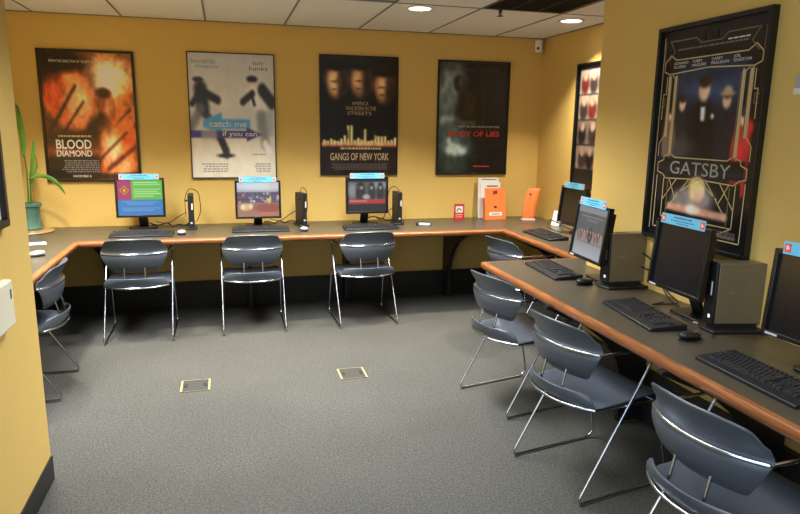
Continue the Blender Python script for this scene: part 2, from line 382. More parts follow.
sp = thing('sprinkler_head', 'small dark sprinkler head hanging from the ceiling tile between the two round lights', 'sprinkler', (1.93, 4.48, ZC))
one(lambda mb: mb.lathe([(0.0005, 0), (0.036, 0), (0.034, -0.006), (0.0005, -0.008)], 20), 'escutcheon', louver_m, sp, smooth=40)
def spk(mb):
    mb.lathe([(0.010, -0.006), (0.012, -0.02), (0.008, -0.024), (0.004, -0.04), (0.004, -0.048), (0.024, -0.049), (0.024, -0.052), (0.001, -0.052)], 14)
    for s in (-1, 1): mb.tube([(s * 0.010, 0, -0.018), (s * 0.016, 0, -0.03), (s * 0.004, 0, -0.046)], 0.002, 6)
one(spk, 'head', black_m, sp, smooth=40)
sn = thing('motion_sensor', 'small white motion sensor high in the far right corner', 'sensor', (2.88, D - 0.035, 2.29), math.radians(-45))
box('housing', white_m, -0.032, 0.032, -0.03, 0.02, 0, 0.11, sn, bev=0.006)
one(lambda mb: mb.lathe([(0.001, 0), (0.014, 0), (0.012, 0.004), (0.001, 0.006)], 14), 'lens', dk_ink, sn, smooth=40).matrix_local = Matrix.Translation((0, -0.03, 0.035)) @ Matrix.Rotation(PI / 2, 4, 'X')

# ================================================================ WORKTOP
ZT = 0.74
path = [(-1.05, YLE + .01), (-1.05, 5.01), (2.265, 5.01), (2.265, 3.78), (1.565, 3.78), (1.565, -0.9)]
def offset_path(p, d):
    """shift the path to its left by d with mitred corners"""
    out = []
    for i in range(len(p)):
        q = Vector(p[i]); dirs = []
        if i > 0: dirs.append((q - Vector(p[i - 1])).normalized())
        if i < len(p) - 1: dirs.append((Vector(p[i + 1]) - q).normalized())
        ns = [Vector((-e.y, e.x)) for e in dirs]
        out.append(q + ns[0] * d if len(ns) == 1 else q + (ns[0] + ns[1]) / (1 + ns[0].dot(ns[1])) * d)
    return out
wt = thing('worktop', 'long continuous grey-brown laminate worktop with orange wood edge running around three walls', 'worktop', (0, 0, 0))
inner = [tuple(v) for v in offset_path(path, 0.028)]
poly_in = inner
def topm(mb):
    # laminate slabs: left wing, back run, nook wing, right run
    z0, z1 = ZT - 0.04, ZT; xl = inner[0][0]; yb = inner[1][1]; xk = inner[2][0]; ye = inner[3][1]; xf = inner[4][0]
    P = [(XA, YLE + .008), inner[0], inner[1], inner[2], inner[3], inner[4], inner[5], (XR, -0.9), (XR, YRE), (XN, YRE), (XN, D), (XA, D)]
    mb.prism(P, z0, z1)
one(topm, 'laminate_top', lam_m, wt)
def edge(mb):
    prof = [(0.028, ZT + 0.0005), (0.012, ZT + 0.0005), (0.003, ZT - 0.006), (0.0, ZT - 0.018), (0.002, ZT - 0.034), (0.010, ZT - 0.045), (0.028, ZT - 0.047)]
    rows = [[(q.x, q.y, z) for q in offset_path(path, d)] for d, z in prof]
    mb.grid(rows)
one(edge, 'wood_edge', wood_m, wt, smooth=60)
def apron(mb):
    ip = offset_path(path, 0.30); ip2 = offset_path(path, 0.315)
    P = [tuple(v) for v in ip] + [tuple(v) for v in ip2[::-1]]; mb.prism(P, ZT - 0.085, ZT - 0.04)
one(apron, 'apron', black_m, wt)
def bracket(px, py, ang):
    prof = [(0, 0.02), (0, 0.699), (-0.62, 0.699), (-0.62, 0.685), (-0.5, 0.63), (-0.38, 0.575), (-0.27, 0.49), (-0.19, 0.38), (-0.15, 0.25), (-0.15, 0.02)]
    T = Matrix.Translation((px, py, 0)) @ Matrix.Rotation(ang, 4, 'Z') @ Matrix(((0, 0, 1, 0), (1, 0, 0, 0), (0, 1, 0, 0), (0, 0, 0, 1)))
    mb = MB(); mb.prism(prof, -0.016, 0.016, T); return mb.build('bracket', black_m, wt)
for x in (-0.97, 0.17, 1.02, 2.0): bracket(x, D - 0.03, 0)
for y in (2.86, 1.95, 0.9): bracket(XR - 0.03, y, -PI / 2)
bracket(XN - 0.03, 4.85, -PI / 2); bracket(XA + 0.03, 4.6, PI / 2)

# ================================================================ CHAIRS
def make_chair(label):
    t = thing('sled_chair', label, 'chair', group='blue-grey stacking chairs at the worktop')
    hw = 0.236; R = 0.0064
    for s in (-1, 1):
        y = s * hw
        pts = [(0.09, s * 0.222, 0.664), (0.415, y, 0.662), (0.005, y, R), (0.535, y, R), (0.44, y * 0.97, 0.412), (0.09, s * 0.219, 0.418)]
        one(lambda mb: mb.tube(fillet(pts, {1: 0.06, 2: 0.05, 3: 0.075, 4: 0.05}, 7), R, 10), 'leg', chrome_m, t, smooth=60)
    def hoop(mb):
        P = []
        for k in range(17):
            u = -1 + 2 * k / 16; P.append((0.09 - 0.070 * (1 - abs(u) ** 2.3), u * 0.222, 0.664))
        mb.tube(P, 0.0075, 8)
    one(hoop, 'back_rail', chrome_m, t, smooth=60)
    def sh(mb):
        P = []
        for k in range(17):
            u = -1 + 2 * k / 16; P.append((0.09 - 0.080 * (1 - abs(u) ** 2.4), u * 0.219, 0.418))
        mb.tube(P, 0.0075, 8)
    one(sh, 'seat_rail', chrome_m, t, smooth=60)
    for q in (-1, 1): one(lambda mb: mb.tube([(0.024, q * 0.07, 0.45), (0.036, q * 0.07, 0.50), (0.052, q * 0.07, 0.57)], 0.0055, 8), 'support_post', chrome_m, t, smooth=60)
    one(lambda mb: mb.tube([(0.44, -0.225, 0.404), (0.44, 0.225, 0.404)], 0.0064, 8), 'cross_tube', chrome_m, t, smooth=60)
    # backrest: (z, half width, x of the centre line)
    L = [(0.562, 0.128, 0.040), (0.564, 0.148, 0.038), (0.570, 0.164, 0.032), (0.582, 0.175, 0.023), (0.605, 0.190, 0.010), (0.635, 0.206, 0.000), (0.662, 0.218, -0.006),
         (0.684, 0.226, -0.004), (0.694, 0.228, 0.002), (0.701, 0.226, 0.010), (0.710, 0.222, 0.010), (0.725, 0.216, 0.004), (0.745, 0.207, -0.008), (0.762, 0.199, -0.019), (0.773, 0.190, -0.027), (0.778, 0.180, -0.032), (0.780, 0.165, -0.035)]
    L = [(0.535 + (z - 0.562) * (0.129 / 0.132) if z < 0.694 else 0.664 + (z - 0.694) * (0.116 / 0.086), w, x + 0.012) for z, w, x in L]
    def shell(rows_of):
        return lambda mb: mb.grid(rows_of)
    rows = []
    for z, w, x in L:
        rows.append([Vector((x + 0.085 * abs(u * w / 0.227) ** 2.0 * 0.85 * (1.0 if z < 0.7 else 1 - (z - 0.7) * 2.0) + 0.012, u * w, z - 0.012 * abs(u) ** 3 * (1 if z > 0.72 else 0))) for u in [-1 + k / 8 for k in range(17)]])
    o = one(shell(rows), 'backrest', chair_m, t, smooth=60)
    m = o.modifiers.new('thickness', 'SOLIDIFY'); m.thickness = 0.008; m.offset = 0; b = o.modifiers.new('bevel', 'BEVEL'); b.width = 0.003; b.segments = 2
    S = [(-0.012, 0.518, 0.185), (-0.012, 0.513, 0.198), (-0.006, 0.495, 0.212), (0.004, 0.470, 0.219), (0.016, 0.452, 0.221), (0.045, 0.444, 0.221), (0.12, 0.440, 0.221), (0.22, 0.440, 0.222), (0.32, 0.446, 0.222), (0.40, 0.452, 0.220), (0.45, 0.451, 0.214), (0.478, 0.442, 0.205), (0.492, 0.424, 0.19), (0.496, 0.411, 0.175)]
    rows = []
    for x, z, w in S:
        e = 1 - min(1, max(0, (x + 0.012) / 0.16))
        rows.append([Vector((x + 0.008 + 0.08 * e * abs(u) ** 2.2, u * w, z - 0.022 - 0.004 * e + 0.010 * abs(u) ** 3 * (1 - e) - 0.012 * e * abs(u) ** 3)) for u in [-1 + k / 8 for k in range(17)]])
    o = one(shell(rows), 'seat', chair_m, t, smooth=60)
    m = o.modifiers.new('thickness', 'SOLIDIFY'); m.thickness = 0.009; m.offset = 0; b = o.modifiers.new('bevel', 'BEVEL'); b.width = 0.003; b.segments = 2
    return t
# (middle of the rear feet x, y, heading in degrees, label)
CH_ = [(-0.665, 4.818, 90, 'grey chair at the far worktop in front of the magenta and green screen'),
       (0.173, 4.853, 90, 'grey chair at the far worktop in front of the bright room photo screen'),
       (1.075, 4.845, 92, 'grey chair at the far worktop in front of the screen with a red strip'),
       (-0.948, 4.105, 180, 'grey chair half hidden by the near left wall, facing the left wing of the worktop'),
       (1.93, 4.40, 11, 'grey chair behind the near worktop end, facing the nook computer'),
       (1.378, 3.272, 12.5, 'blue-grey chair pulled to the end of the near worktop, facing the first grey-screened monitor'),
       (1.338, 2.425, 10.7, 'blue-grey chair in the middle of the right row, both chrome legs in view'),
       (1.325, 1.53, 7, 'blue-grey chair nearest the camera, cut off by the bottom right corner of the view')]
ch0 = None
for x, y, a, lab in CH_:
    if ch0 is None: ch0 = make_chair(lab); ch0.location = (x, y, 0); ch0.rotation_euler = (0, 0, math.radians(a))
    else: dup(ch0, (x, y, 0), math.radians(a), lab)

# ================================================================ MONITORS (face local -y)
MW, MH = 0.372, 0.315
def monitor(x, y, rz, zb, tilt, label, pic, back=False, emblem=True, bluish=False):
    t = thing('monitor', label, 'monitor', (x, y, ZT), math.radians(rz), 'flat computer monitors')
    z0 = zb - ZT; T = Matrix.Translation((0, 0, z0)) @ Matrix.Rotation(-math.radians(tilt), 4, 'X')
    def bez(mb):
        w, h, b = MW / 2, MH, 0.017
        mb.box(-w, w, -0.018, 0.012, 0, b, T); mb.box(-w, w, -0.018, 0.012, h - b, h, T); mb.box(-w, -w + b, -0.018, 0.012, b, h - b, T); mb.box(w - b, w, -0.018, 0.012, b, h - b, T)
        mb.box(-w + b, w - b, -0.004, 0.012, b, h - b, T)
        mb.prism([(-w + .03, 0.03), (w - .03, 0.03), (w - .03, h - .03), (-w + .03, h - .03)], -0.045, -0.012, T @ Matrix(((1, 0, 0, 0), (0, 0, -1, 0), (0, 1, 0, 0), (0, 0, 0, 1))))
    one(bez, 'housing', gloss_black_m, t, bev=0.002)
    Ts = T @ face_T(-MW / 2 + 0.017, -0.0055, 0.017); sw, shh = MW - 0.034, MH - 0.034
    if pic is not None: pic.mesh('screen', sw, shh, screen_m, Ts, t)
    else:
        mb = MB(); mb.add([Ts @ Vector(v) for v in ((0, 0, 0), (sw, 0, 0), (sw, shh, 0), (0, shh, 0))], [(0, 1, 2, 3)]); mb.build('screen', off_m, t, fix=False)
    one(lambda mb: (mb.prism([(-0.036, 0.0), (0.036, 0.0), (0.030, z0 + 0.10), (-0.030, z0 + 0.10)], 0.0, 0.022, Matrix(((1, 0, 0, 0), (0, -0.42, -1, 0.155), (0, 1, 0, 0.013), (0, 0, 0, 1)))), mb.box(-0.035, 0.035, 0.032, 0.075, z0 + 0.05, z0 + 0.15)), 'stand', black_m, t, bev=0.004)
    one(lambda mb: mb.prism([(-0.09, 0.055), (0.09, 0.055), (0.112, 0.08), (0.10, 0.18), (0.07, 0.20), (-0.07, 0.20), (-0.10, 0.18), (-0.112, 0.08)], 0, 0.014), 'base', black_m, t, bev=0.004)
    if bluish or pic is None:
        one(lambda mb: mb.box(-MW / 2 + 0.02, -MW / 2 + 0.07, -0.0185, -0.0180, 0.004, 0.012, T), 'button_strip', silver_m, t)
    # blue notice strip taped along the top edge
    h0, h1 = MH - 0.014, MH + 0.032; a, b = -MW / 2 + 0.035, MW / 2 - 0.035
    nt = one(lambda mb: mb.box(a, b, -0.0205, -0.0192, h0, h1, T), 'notice_strip', blue_m, t); nt['label'] = 'light blue paper strip with red marks at both ends'
    for xx in (a + 0.018, b - 0.018):
        one(lambda mb: mb.box(xx - 0.013, xx + 0.013, -0.0213, -0.0206, (h0 + h1) / 2 - 0.015, (h0 + h1) / 2 + 0.015, T), 'end_mark', pink_m if back else redink_m, nt)
        one(lambda mb: (mb.box(xx - 0.006, xx + 0.001, -0.0217, -0.0214, (h0 + h1) / 2 - 0.007, (h0 + h1) / 2 + 0.008, T), mb.box(xx + 0.002, xx + 0.006, -0.0217, -0.0214, (h0 + h1) / 2 - 0.006, (h0 + h1) / 2 + 0.003, T)), 'glyph', paper_m if not back else redink_m, nt)
    def ln(mb):
        rs = random.Random(3)
        for k, (zz, hh, f) in enumerate(((0.012, 0.006, 0.62), (0.026, 0.004, 0.8), (0.037, 0.004, 0.4))):
            xx = -0.1 * f
            while xx < 0.1 * f:
                L = rs.uniform(0.006, 0.02); mb.box(xx, min(xx + L, 0.1 * f), -0.0211, -0.0206, h1 - zz - hh / 2, h1 - zz + hh / 2, T); xx += L + 0.004
    one(ln, 'print_lines', dblue_m, nt)
    return t
# screen pictures
def scr1():
    p = Pic(84, 72, (40, 120, 190)); p.rect(0, 0, .31, .56, (170, 44, 110)); p.rect(.31, 0, 1, .56, (96, 190, 70)); p.grad((44, 128, 200), (30, 104, 176), .56, 1.0, 0)
    p.rect(0, .56, 1, 1, (40, 124, 196)); 
    k = np.clip((0.12 - (np.abs(p.U - .155) * 1.05 + np.abs(p.V - .29) * .85)) / .01, 0, 1); p.mix(k, (222, 176, 54))
    k = np.clip((0.095 - (np.abs(p.U - .155) * 1.05 + np.abs(p.V - .29) * .85)) / .01, 0, 1); p.mix(k, (150, 52, 60)); p.ell(.155, .29, .03, .05, (235, 190, 70), .2)
    for v, a, b in ((.07, .36, .9), (.13, .36, .96), (.27, .36, .95), (.33, .36, .9), (.39, .36, .96), (.46, .36, .8)): p.rect(a, v - .012, b, v + .012, (228, 244, 220), .01, .75)
    for v, a, b in ((.62, .1, .9), (.68, .2, .8), (.80, .08, .94), (.86, .1, .8)): p.rect(a, v - .01, b, v + .01, (190, 220, 240), .01, .55)
    return p
def scr2():
    p = Pic(84, 72, (150, 140, 150)); p.grad((200, 215, 225), (170, 170, 180), 0, .3); p.rect(0, .28, 1, .62, (92, 84, 108))
    rs = random.Random(5)
    for k in range(46): p.rect(*(lambda x, y: (x, y, x + .05, y + .07))(rs.random(), rs.uniform(.26, .56)), rs.choice([(190, 190, 200), (160, 60, 60), (70, 70, 90), (205, 210, 220), (110, 120, 150)]), .01, .8)
    for v in (.36, .5): p.rect(0, v - .008, 1, v + .008, (50, 44, 60), .01, .8)
    p.rect(0, .60, 1, 1, (170, 120, 100)); p.ell(.75, .75, .35, .14, (150, 70, 60), .3, .8); p.ell(.2, .72, .14, .1, (226, 186, 120), .3); p.ell(.13, .72, .05, .08, (240, 220, 190), .3); p.ell(.32, .7, .05, .08, (240, 210, 170), .3)
    p.ell(.76, .5, .06, .12, (214, 190, 120), .3); p.ell(.74, .42, .03, .04, (40, 36, 50), .3); p.rect(.55, .88, .95, .94, (230, 110, 80), .02, .8); p.ell(.5, .12, .5, .1, (225, 232, 236), .4, .7); p.ell(.85, .1, .1, .08, (226, 190, 170), .4, .6)
    return p
def scr3():
    p = Pic(84, 72, (22, 22, 26)); p.rect(.03, .1, .97, .62, (78, 82, 88)); rs = random.Random(9)
    p.ell(.12, .35, .12, .22, (130, 134, 140), .5); p.ell(.85, .2, .2, .12, (140, 146, 152), .5)
    for x in (.3, .36, .62, .85): p.ell(x, .42, .09, .3, (26, 27, 30), .3); p.ell(x, .27, .035, .06, (150, 150, 152), .4); p.ell(x, .17, .05, .05, (16, 16, 18), .3)
    p.ell(.48, .55, .1, .08, (160, 162, 164), .4); p.rect(0, .62, 1, .99, (20, 20, 24)); p.rect(.02, .62, .98, .76, (178, 44, 52), .01); p.rect(.05, .66, .5, .69, (220, 190, 190), .01, .7); p.rect(0, .76, 1, 1, (16, 16, 20))
    p.rect(0, 0, 1, .08, (30, 32, 38))
    return p
def scr5():
    p = Pic(90, 80, (112, 116, 122)); p.grad((122, 124, 132), (168, 172, 182), .55, 1.0); p.rect(0, 0, 1, .13, (128, 132, 140)); p.rect(0, .13, 1, .55, (78, 84, 88))
    for v, a, b in ((.20, .12, .85), (.27, .3, .7)): p.rect(a, v - .012, b, v + .012, (150, 154, 156), .01, .6)
    for k in range(9):
        x = .12 + .095 * k; p.ell(x, .60 - .02 * (k % 2), .035, .10, ((126, 84, 66), (94, 82, 82), (150, 120, 110))[k % 3], .4); p.ell(x, .52 - .02 * (k % 2), .022, .03, (190, 150, 132), .4)
    p.ell(.52, .56, .07, .15, (26, 26, 30), .2); p.ell(.52, .5, .03, .04, (130, 130, 128), .3); p.ell(.52, .6, .03, .05, (120, 96, 90), .3)
    p.rect(.08, .70, .92, .73, (104, 90, 90), .01, .6)
    return p
S1, S2, S3 = (-0.672, 5.50), (0.249, 5.45), (1.168, 5.42)
monitor(S1[0], S1[1], 0, 0.846, 3, 'monitor at the far left with magenta, green and blue screen, below the orange poster', scr1(), True)
monitor(S2[0], S2[1], 0, 0.822, 3, 'monitor on the far worktop showing a bright room photo, beside the pale poster', scr2(), True)
monitor(S3[0], S3[1], 0, 0.848, 3, 'monitor on the far worktop showing a dark group photo over a red strip', scr3(), True)
monitor(2.70, 4.66, -90 + 2, 0.815, 6, 'switched-off monitor in the right nook, behind the grey-screened one', None, emblem=False)
monitor(1.945, 3.16, -90 - 4, 0.862, 7, 'monitor with a grey page of small figures, at the far end of the near worktop', scr5(), bluish=True)
monitor(1.955, 2.42, -90 - 2, 0.862, 5, 'monitor with dark blank screen overlapping the large framed gold and black poster', None)
monitor(1.90, 1.65, -90 + 4, 0.862, 4, 'monitor with dark blank screen cut off by the right edge of the view', None)

# ================================================================ KEYBOARDS (typist at local -y)
KM = {}
def key_mesh(wu):
    if wu not in KM:
        u = 0.0185; w = wu * u - 0.0025; d = u - 0.0025; mb = MB(); t = 0.0018
        vs = [(-w / 2, -d / 2, 0), (w / 2, -d / 2, 0), (w / 2, d / 2, 0), (-w / 2, d / 2, 0), (-w / 2 + t, -d / 2 + t, .007), (w / 2 - t, -d / 2 + t, .007), (w / 2 - t, d / 2 - t, .007), (-w / 2 + t, d / 2 - t, .007)]
        mb.add(vs, [(4, 5, 6, 7), (0, 1, 5, 4), (1, 2, 6, 5), (2, 3, 7, 6), (3, 0, 4, 7)]); KM[wu] = mb
    return KM[wu]
def key_layout():
    u = 0.0185; L = []; x0 = -0.215; rows = [0.062, 0.036, 0.0175, -0.001, -0.0195, -0.038]
    for g in ((0,), (2, 3, 4, 5), (6.5, 7.5, 8.5, 9.5), (11, 12, 13, 14)): L += [(x0 + (k + .5) * u, rows[0], 1) for k in g]
    mains = [[1] * 13 + [2], [1.5] + [1] * 12 + [1.5], [1.75] + [1] * 11 + [2.25], [2.25] + [1] * 10 + [2.75], [1.5, 1, 1.5, 7, 1.5, 1, 1.5]]
    for r, ws in enumerate(mains):
        x = 0
        for w in ws: L.append((x0 + (x + w / 2) * u, rows[r + 1], w)); x += w
    nx = x0 + 15.4 * u
    for r in (0, 1, 2): L += [(nx + (k + .5) * u, rows[r], 1) for k in range(3)]
    L += [(nx + 1.5 * u, rows[4], 1)] + [(nx + (k + .5) * u, rows[5], 1) for k in range(3)]
    px = nx + 3.4 * u
    for r in (1, 2, 3, 4): L += [(px + (k + .5) * u, rows[r], 1) for k in range(4 if r < 3 else 3)]
    L += [(px + u, rows[5], 2), (px + 2.5 * u, rows[5], 1)]
    return L
LAY = key_layout()
def kz(y): return 0.016 + (y + 0.08) * 0.075
def keyboard(x, y, rz, label, full):
    t = thing('keyboard', label, 'keyboard', (x, y, ZT), math.radians(rz), 'black computer keyboards')
    def body(mb):
        T = Matrix(((0, 0, 1, 0), (1, 0, 0, 0), (0, 1, 0, 0), (0, 0, 0, 1)))
        mb.prism([(-0.088, 0.0), (-0.088, 0.012), (-0.078, 0.0165), (0.078, 0.0285), (0.084, 0.0265), (0.084, 0.0)], -0.228, 0.228, T)
    one(body, 'body', kbody_m, t, bev=0.003)
    slope = math.atan(0.075)
    if full:
        cache = {}
        for kx, ky, w in LAY:
            if w not in cache:
                o = key_mesh(w).build('key', key_m, t, fix=False); cache[w] = o.data
            else:
                o = bpy.data.objects.new('key', cache[w]); COL.objects.link(o); o.parent = t
            o.location = (kx, ky, kz(ky)); o.rotation_euler = (slope, 0, 0)
    else:
        mb = MB()
        for kx, ky, w in LAY:
            T = Matrix.Translation((kx, ky, kz(ky))) @ Matrix.Rotation(slope, 4, 'X'); k = key_mesh(w); mb.add([T @ Vector(v) for v in k.v], k.f)
        mb.build('keypad', key_m, t, fix=False)
    return t
keyboard(-0.642, 5.225, 0, 'black keyboard before the magenta and green screen', False)
keyboard(0.257, 5.31, 0, 'black keyboard before the bright room photo screen', False)
keyboard(1.165, 5.42 - 0.16, 0, 'black keyboard before the screen with a red strip', False)
keyboard(2.46, 4.62, -90, 'black keyboard below the monitor in the right nook', False)
keyboard(1.885, 3.42, -94, 'black keyboard at the far end of the near worktop, left of the grey-screened monitor', True)
keyboard(1.835, 2.47, -97, 'black keyboard in front of the dark monitor that hides part of the large poster', True)
keyboard(1.765, 1.70, -91, 'black keyboard in front of the dark monitor at the right edge, nearest the camera', True)

# ================================================================ MICE
def mouse(x, y, rz, label, silver):
    t = thing('computer_mouse', label, 'computer mouse', (x, y, ZT), math.radians(rz))
    rows = []
    for i in range(9):
        a = i / 8 * PI; row = []
        for j in range(17):
            b = 2 * PI * j / 16; r = math.sin(a)
            row.append((0.031 * r * math.cos(b) * (1 - 0.12 * math.sin(b)), 0.057 * r * math.sin(b), 0.004 + 0.032 * (0.5 + 0.5 * math.cos(a)) * (1 - 0.25 * math.sin(b) * r)))
        rows.append(row)
    one(lambda mb: mb.grid(rows), 'shell', silver_m if silver else black_m, t, smooth=80)
    one(lambda mb: mb.box(-0.003, 0.003, 0.022, 0.040, 0.024, 0.033), 'scroll_wheel', black_m if silver else g_ink, t, bev=0.001)
    one(lambda mb: mb.lathe([(0.024, 0.0), (0.033, 0.0), (0.033, 0.006), (0.024, 0.008)], 20), 'skirt', black_m, t, smooth=50).scale = (0.95, 1.7, 1)
    return t
mouse(-0.355, 5.23, 10, 'black and silver mouse right of the keyboard below the far left poster', True)
mouse(0.60, 5.235, -5, 'black and silver mouse right of the middle keyboard on the far worktop', True)
mouse(1.90, 3.08, -80, 'black mouse on the near worktop beside the farthest desktop computer', False)
mouse(1.82, 2.13, -80, 'black mouse between the two nearest black keyboards on the near worktop', False)
mouse(-1.20, 4.50, 110, 'silver mouse on the left wing of the worktop near the plant', True)

# ================================================================ DESKTOP COMPUTERS
def tower(x, y, rz, label):
    t = thing('desktop_computer', label, 'computer', (x, y, ZT), math.radians(rz), 'bronze-grey desktop computers')   # local x runs front (0) to rear, side panel faces -y
    one(lambda mb: mb.box(0.012, 0.225, 0.0, 0.075, 0.032, 0.298), 'case', tower_m, t, bev=0.004)
    fr = one(lambda mb: mb.box(0.0, 0.012, -0.002, 0.077, 0.030, 0.300), 'front_panel', black_m, t, bev=0.003)
    one(lambda mb: mb.box(-0.0006, 0.0, 0.02, 0.030, 0.155, 0.215), 'label_sticker', paper_m, fr)
    one(lambda mb: mb.box(-0.001, 0.0, 0.02, 0.032, 0.056, 0.07), 'power_button', led_m, fr)
    one(lambda mb: mb.prism([(-0.012, -0.045), (0.23, -0.045), (0.215, 0.11), (0.0, 0.11), (-0.03, 0.035)], 0.0, 0.014), 'stand', black_m, t, bev=0.003)
    one(lambda mb: mb.box(0.02, 0.2, 0.005, 0.07, 0.014, 0.032), 'stand_riser', black_m, t)
    text('DELL', 0.034, 0.013, steel_m, face_T(0.065, -0.0008, 0.165), t, 'badge')
    return t
tower(1.97, 2.975, -1, 'bronze-grey desktop computer left of the tall framed poster, behind the grey-screened monitor')
tower(1.985, 2.205, -12, 'bronze-grey desktop computer standing below the right corner of the large framed poster')
def client(x, y, rz, label, w=0.045):
    t = thing('thin_client', label, 'computer', (x, y, ZT), math.radians(rz), 'slim black upright computers')
    one(lambda mb: mb.box(-w / 2, w / 2, 0, 0.17, 0.016, 0.285), 'case', black_m, t, bev=0.005)
    one(lambda mb: mb.box(-w / 2 - 0.02, w / 2 + 0.02, 0.0, 0.17, 0, 0.016), 'stand', black_m, t, bev=0.004)
    one(lambda mb: mb.box(-0.004 + w * .2, 0.006 + w * .2, -0.001, 0, 0.165, 0.215), 'label_sticker', paper_m, t)
    one(lambda mb: mb.box(-0.008, 0.008, -0.001, 0, 0.05, 0.062), 'power_button', silver_m, t)
    one(lambda mb: mb.tube([(-w / 2 - 0.002, 0.05, 0.235), (-w / 2 - 0.022, 0.05, 0.235)], 0.008, 8), 'side_knob', black_m, t, smooth=50)
    return t
client(-0.288, 5.45, 2, 'slim black upright computer between the two left posters')
client(0.632, 5.45, 14, 'slim black upright computer turned sideways, between the middle and third monitor', 0.045)
client(1.462, 5.42, 2, 'slim black upright computer right of the screen with the red strip')

# ================================================================ PAPER GOODS ON THE WORKTOP
Tf = face_T
rc = thing('card_holder', 'small red and white card stand against the far wall, left of the orange brochures', 'card stand', (2.105, 5.66, ZT))
one(lambda mb: mb.box(-0.05, 0.05, -0.004, 0.0, 0.0, 0.145), 'card', red_m, rc)
one(lambda mb: mb.box(-0.036, 0.036, -0.0055, -0.0045, 0.065, 0.125), 'picture', paper_m, rc)
def rcm(mb):
    mb.tube([(-0.024, -0.0065, 0.08), (-0.014, -0.0065, 0.1), (0.004, -0.0065, 0.104), (0.022, -0.0065, 0.084)], 0.004, 6)
one(rcm, 'emblem', dark_ink_m, rc)
one(lambda mb: (mb.box(-0.036, 0.036, -0.0055, -0.0045, 0.04, 0.05), mb.box(-0.036, 0.03, -0.0055, -0.0045, 0.02, 0.028)), 'print_lines', pink_m, rc)
one(lambda mb: (mb.box(-0.05, 0.05, -0.03, 0.04, 0, 0.003), mb.box(-0.05, 0.05, 0.0005, 0.003, 0.003, 0.12)), 'holder', mat('clear_acrylic_edge', rgb(170, 60, 60), 0.3), rc)
ob = thing('brochure_stand', 'bright orange upright brochure stand with a white strip, before white leaflets', 'brochure', (2.45, 5.60, ZT))
LT = Matrix.Rotation(math.radians(-7), 4, 'X')
one(lambda mb: mb.box(-0.105, 0.105, -0.004, 0.0, 0.002, 0.295, LT), 'front_sheet', orange_m, ob)
one(lambda mb: mb.box(-0.062, 0.066, -0.0055, -0.0045, 0.035, 0.068, LT), 'title_strip', paper_m, ob)
one(lambda mb: mb.box(-0.04, 0.045, -0.0065, -0.0058, 0.048, 0.055, LT), 'print_lines', dark_ink_m, ob)
one(lambda mb: (mb.box(-0.022, -0.004, -0.0055, -0.0045, 0.235, 0.268, LT), mb.box(0.0, 0.018, -0.0055, -0.0045, 0.24, 0.272, LT), mb.box(-0.014, 0.014, -0.0055, -0.0045, 0.108, 0.128, LT)), 'emblem', dr_ink, ob)
one(lambda mb: (mb.box(-0.105, 0.105, -0.006, 0.07, 0, 0.002), mb.box(-0.105, 0.105, 0.045, 0.047, 0.002, 0.2, LT)), 'rear_panel', orange_m, ob)
wl = thing('leaflet_holder', 'white leaflets standing in a holder behind the orange brochure stand', 'leaflet', (2.415, 5.69, ZT))
LT2 = Matrix.Rotation(math.radians(-5), 4, 'X')
one(lambda mb: mb.box(-0.105, 0.105, -0.004, 0.012, 0.002, 0.385, LT2), 'leaflet', paper_m, wl)
one(lambda mb: mb.box(-0.085, 0.118, -0.012, -0.006, 0.002, 0.34, LT2), 'front_leaflet', paper_m, wl)
one(lambda mb: (mb.box(-0.02, 0.09, -0.014, -0.0125, 0.30, 0.312, LT2), mb.box(-0.07, 0.08, -0.0055, -0.0045, 0.365, 0.372, LT2)), 'print_lines', g_ink, wl)
o2 = thing('folded_leaflet', 'curved bright orange leaflet standing alone near the far corner', 'leaflet', (2.75, 5.52, ZT), math.radians(-14))
def curl(mb):
    rows = []
    for i in range(13):
        z = 0.012 + 0.283 * i / 12; f = i / 12; rows.append([(x + 0.055 * f * f, -0.004 - 0.01 * f + 0.05 * f * f, z) for x in (-0.06, -0.025, 0.025, 0.06)])
    mb.grid(rows)
oo = one(curl, 'sheet', orange_m, o2, smooth=60); mm = oo.modifiers.new('thickness', 'SOLIDIFY'); mm.thickness = 0.003
one(lambda mb: mb.box(-0.063, 0.063, -0.02, 0.05, 0, 0.012), 'foot', paper_m, o2)
one(lambda mb: mb.box(0.0, 0.02, -0.006, -0.005, 0.235, 0.25), 'emblem', dr_ink, o2)
wc = thing('tent_card', 'white tent card with a red top line, left of the nook monitor', 'card', (2.865, 5.16, ZT), math.radians(-60))
def tent(mb):
    T = Matrix(((0, 0, 1, 0), (1, 0, 0, 0), (0, 1, 0, 0), (0, 0, 0, 1)))
    mb.prism([(-0.045, 0), (-0.042, 0), (0, 0.125), (0.042, 0), (0.045, 0), (0.003, 0.132), (-0.003, 0.132)], -0.04, 0.04, T)
one(tent, 'card', paper_m, wc)
one(lambda mb: mb.box(-0.04, 0.04, -0.006, 0.006, 0.1325, 0.138), 'top_line', redink_m, wc)
gd = thing('clip_gadget', 'small black and white gadget lying on the far worktop, left of the red card', 'gadget', (1.66, 5.36, ZT), math.radians(-25))
one(lambda mb: mb.tube([(-0.075, 0.03, 0.012), (-0.03, 0.035, 0.018), (0.03, 0.03, 0.016), (0.07, 0.015, 0.01)], 0.011, 8, radii=[0.006, 0.012, 0.012, 0.007]), 'strap', black_m, gd, smooth=60)
one(lambda mb: mb.box(-0.035, 0.065, -0.03, 0.01, 0.0, 0.022), 'case', silver_m, gd, bev=0.006)
one(lambda mb: mb.box(-0.06, -0.034, -0.028, 0.008, 0.0, 0.02), 'end_cap', black_m, gd, bev=0.005)
lf = thing('paper_leaflet', 'white paper leaflet lying on the left wing of the worktop beside the plant tray', 'paper', (-1.36, 5.0, ZT + .0005), math.radians(15))
